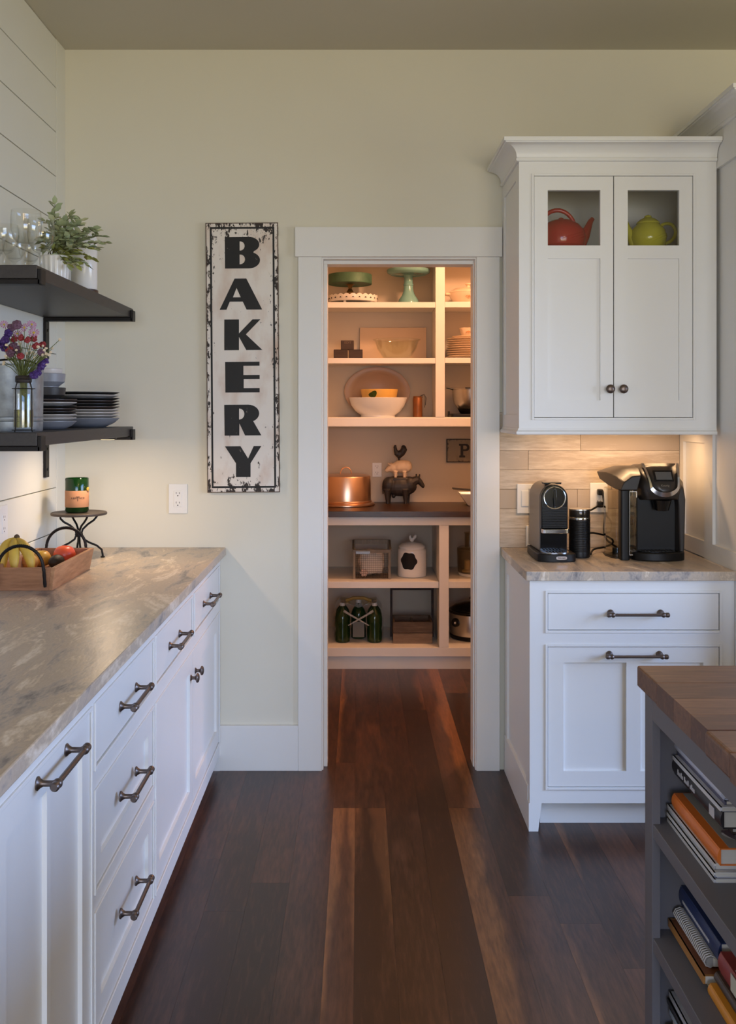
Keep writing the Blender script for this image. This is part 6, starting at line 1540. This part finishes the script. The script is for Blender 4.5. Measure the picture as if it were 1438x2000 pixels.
# food picture printed on the orange book's cover
q = random.Random(9)
cv = B().box(-0.088, 0.108, -0.132, 0.132, 0.0321, 0.0325).build('cover_print', C('cover_grey', 150, 146, 142, var=0.1), ob)
for nm_, m_, n_ in (('print_white', C('print_white', 210, 204, 206), 7), ('print_mauve', C('print_mauve', 104, 84, 92), 5), ('print_gold', C('print_gold', 190, 140, 66), 4)):
    b = B()
    for i in range(n_):
        cx, cy = q.uniform(-0.07, 0.06), q.uniform(-0.125, -0.02)
        rx, ry, an = q.uniform(0.012, 0.026), q.uniform(0.006, 0.014), q.uniform(0, PI)
        zz = 0.0326 + 0.00012 * (i + {'print_white': 0, 'print_mauve': 8, 'print_gold': 14}[nm_])
        b.prism([(cx + rx * math.cos(a) * math.cos(an) - ry * math.sin(a) * math.sin(an), cy + rx * math.cos(a) * math.sin(an) + ry * math.sin(a) * math.cos(an)) for a in [2*PI*k/14 for k in range(14)]], zz, zz + 0.0001, 'xy')
    b.build(nm_, m_, ob)['kind'] = 'stuff'
z = zo + 0.0352
book(0.712, 0.90, 1.90, 2.13, z, z + 0.0245, C('brown', 84, 66, 56), 'brown book hidden between the orange and the black one', G1)
z += 0.025
bb_ = book(0.681, 0.885, 1.861, 2.150, z, z + 0.034, C('black', 40, 36, 38), 'black-spined book with small white lettering under the thin white one', G1)
mk = B()
for i in range(15):
    if i in (5, 10): continue
    mk.box(-0.1042, -0.1030, 0.10 - i * 0.0072, 0.1045 - i * 0.0072, 0.012, 0.019 + 0.004 * (i % 3 == 0))
mk.box(-0.1042, -0.1030, -0.112, -0.086, 0.006, 0.026)
mk.build('spine_print', C('print_pale', 200, 196, 200), bb_)['kind'] = 'stuff'
z += 0.0344
book(0.678, 0.872, 1.858, 2.140, z, z + 0.008, C('white_d', 220, 218, 222), 'thin white book directly on the black one', G1, hard=False); z += 0.0084
book(0.690, 0.880, 1.868, 2.148, z, z + 0.007, C('slate', 92, 90, 112), 'thin slate-blue book between two white ones', G1, hard=False); z += 0.0074
book(0.686, 0.880, 1.872, 2.150, z, z + 0.018, C('lavender_white', 200, 202, 222), 'pale lavender book below the maroon one', G1); z += 0.0184
book(0.700, 0.880, 1.880, 2.140, z, z + 0.016, C('maroon', 96, 56, 74), 'maroon book on top of the pile under the island apron', G1)

Zs = 0.3482
z = Zs
book(0.684, 0.86, 1.935, 2.146, z, z + 0.011, C('pale_green', 170, 178, 160, var=0.2), 'pale green-white book at the bottom of the far pile', G2, hard=False); z += 0.0115
tb_ = book(0.670, 0.87, 1.925, 2.144, z, z + 0.016, C('tan', 178, 124, 66), 'tan book with a golden edge under the spiral notebook', G2, hard=False)
B().box(-0.096, 0.094, -0.104, 0.104, 0.0161, 0.0164).build('cover_print', C('rust_print', 126, 72, 40, var=0.4, scale=14), tb_); z += 0.0168
nb_ = thing('spiral_notebook', 'white spiral-bound notebook below the navy book', 'notebook', (0.785, 2.045, z), group=G2)
B().box(-0.088, 0.095, -0.10, 0.10, 0.006, 0.022).build('pages', M_PAGES, nb_)
coil = B(); pts = []
for i in range(26 * 8):
    a = 2 * PI * i / 8; pts.append((-0.092 + 0.0125 * math.cos(a), -0.098 + 0.196 * i / (26 * 8), 0.0135 + 0.0125 * math.sin(a)))
coil.tube(pts, 0.0016, n=5).build('spiral', C('coil_white', 196, 190, 186), nb_, smooth=True)
B().cyl((-0.092, -0.098, 0.0135), (-0.092, 0.098, 0.0135), 0.0095, n=14).build('spine_roll', C('coil_inner', 150, 146, 142), nb_, smooth=True)
z += 0.0262
nv = book(0.696, 0.89, 1.915, 2.150, z, z + 0.042, C('navy', 36, 50, 92, var=0.15), 'thick navy book with a pale line of print on the spine', G2)
mk = B()
for i in range(24): mk.box(-0.0986, -0.0972, 0.088 - i * 0.0068, 0.0925 - i * 0.0068, 0.016, 0.022)
mk.build('spine_print', C('print_pale', 200, 196, 200), nv)['kind'] = 'stuff'
z = Zs
book(0.672, 0.87, 1.60, 1.905, z, z + 0.026, C('amber', 216, 140, 40, var=0.15), 'amber-yellow book at the bottom of the near pile', G2); z += 0.0264
book(0.684, 0.88, 1.61, 1.905, z, z + 0.022, C('dark_brown', 74, 58, 48, var=0.2), 'dark brown book on the amber one', G2); z += 0.0224
rw = book(0.690, 0.88, 1.62, 1.90, z, z + 0.040, C('brick_red', 150, 62, 58, var=0.2), 'brick-red book with white and navy patches on top of the near pile', G2)
for nm_, m_, uu, ww in (('patch_white', C('patch_white', 206, 200, 184), -0.055, 0.04), ('patch_navy', C('patch_navy', 44, 46, 66, var=0.4, scale=60), 0.0, 0.045), ('patch_white', C('patch_white', 206, 200, 184), 0.085, 0.03)):
    B().box(-0.0962, -0.0948, -uu - ww / 2, -uu + ww / 2, 0.004, 0.036).build(nm_, m_, rw)
    B().box(-0.088, 0.06, -uu - ww / 2, -uu + ww / 2, 0.0401, 0.0404).build(nm_, m_, rw)
z = 0.1102
cl3 = [C('white', 204, 202, 204), C('grey_white', 186, 184, 188), C('olive', 150, 146, 60), C('white_b', 214, 212, 212), C('pale_pink', 206, 188, 182), C('white_c', 208, 206, 206), C('pale_blue', 170, 180, 196), C('white', 204, 202, 204), C('charcoal_cover', 62, 60, 62), C('grey_white', 186, 184, 188)]
lbs = ['lowest white magazine on the bottom island shelf', 'grey-white magazine second from the bottom of the low pile', 'olive-spined magazine in the low pile', 'white magazine just above the olive one', 'pale pink magazine in the middle of the low pile', 'white magazine above the pale pink one', 'pale blue magazine in the low pile', 'white magazine above the pale blue one', 'charcoal magazine near the top of the low pile', 'grey-white magazine on top of the low pile']
for i, m_ in enumerate(cl3):
    dx = random.uniform(-0.006, 0.012) + (0.004 * i if i < 6 else 0.012); dy = random.uniform(-0.01, 0.006)
    book(0.655 + dx, 0.86 + dx, 1.85 + dy, 2.138 + dy, z, z + 0.0105, m_, lbs[i], G3, name='magazine', hard=False, cat='magazine'); z += 0.011
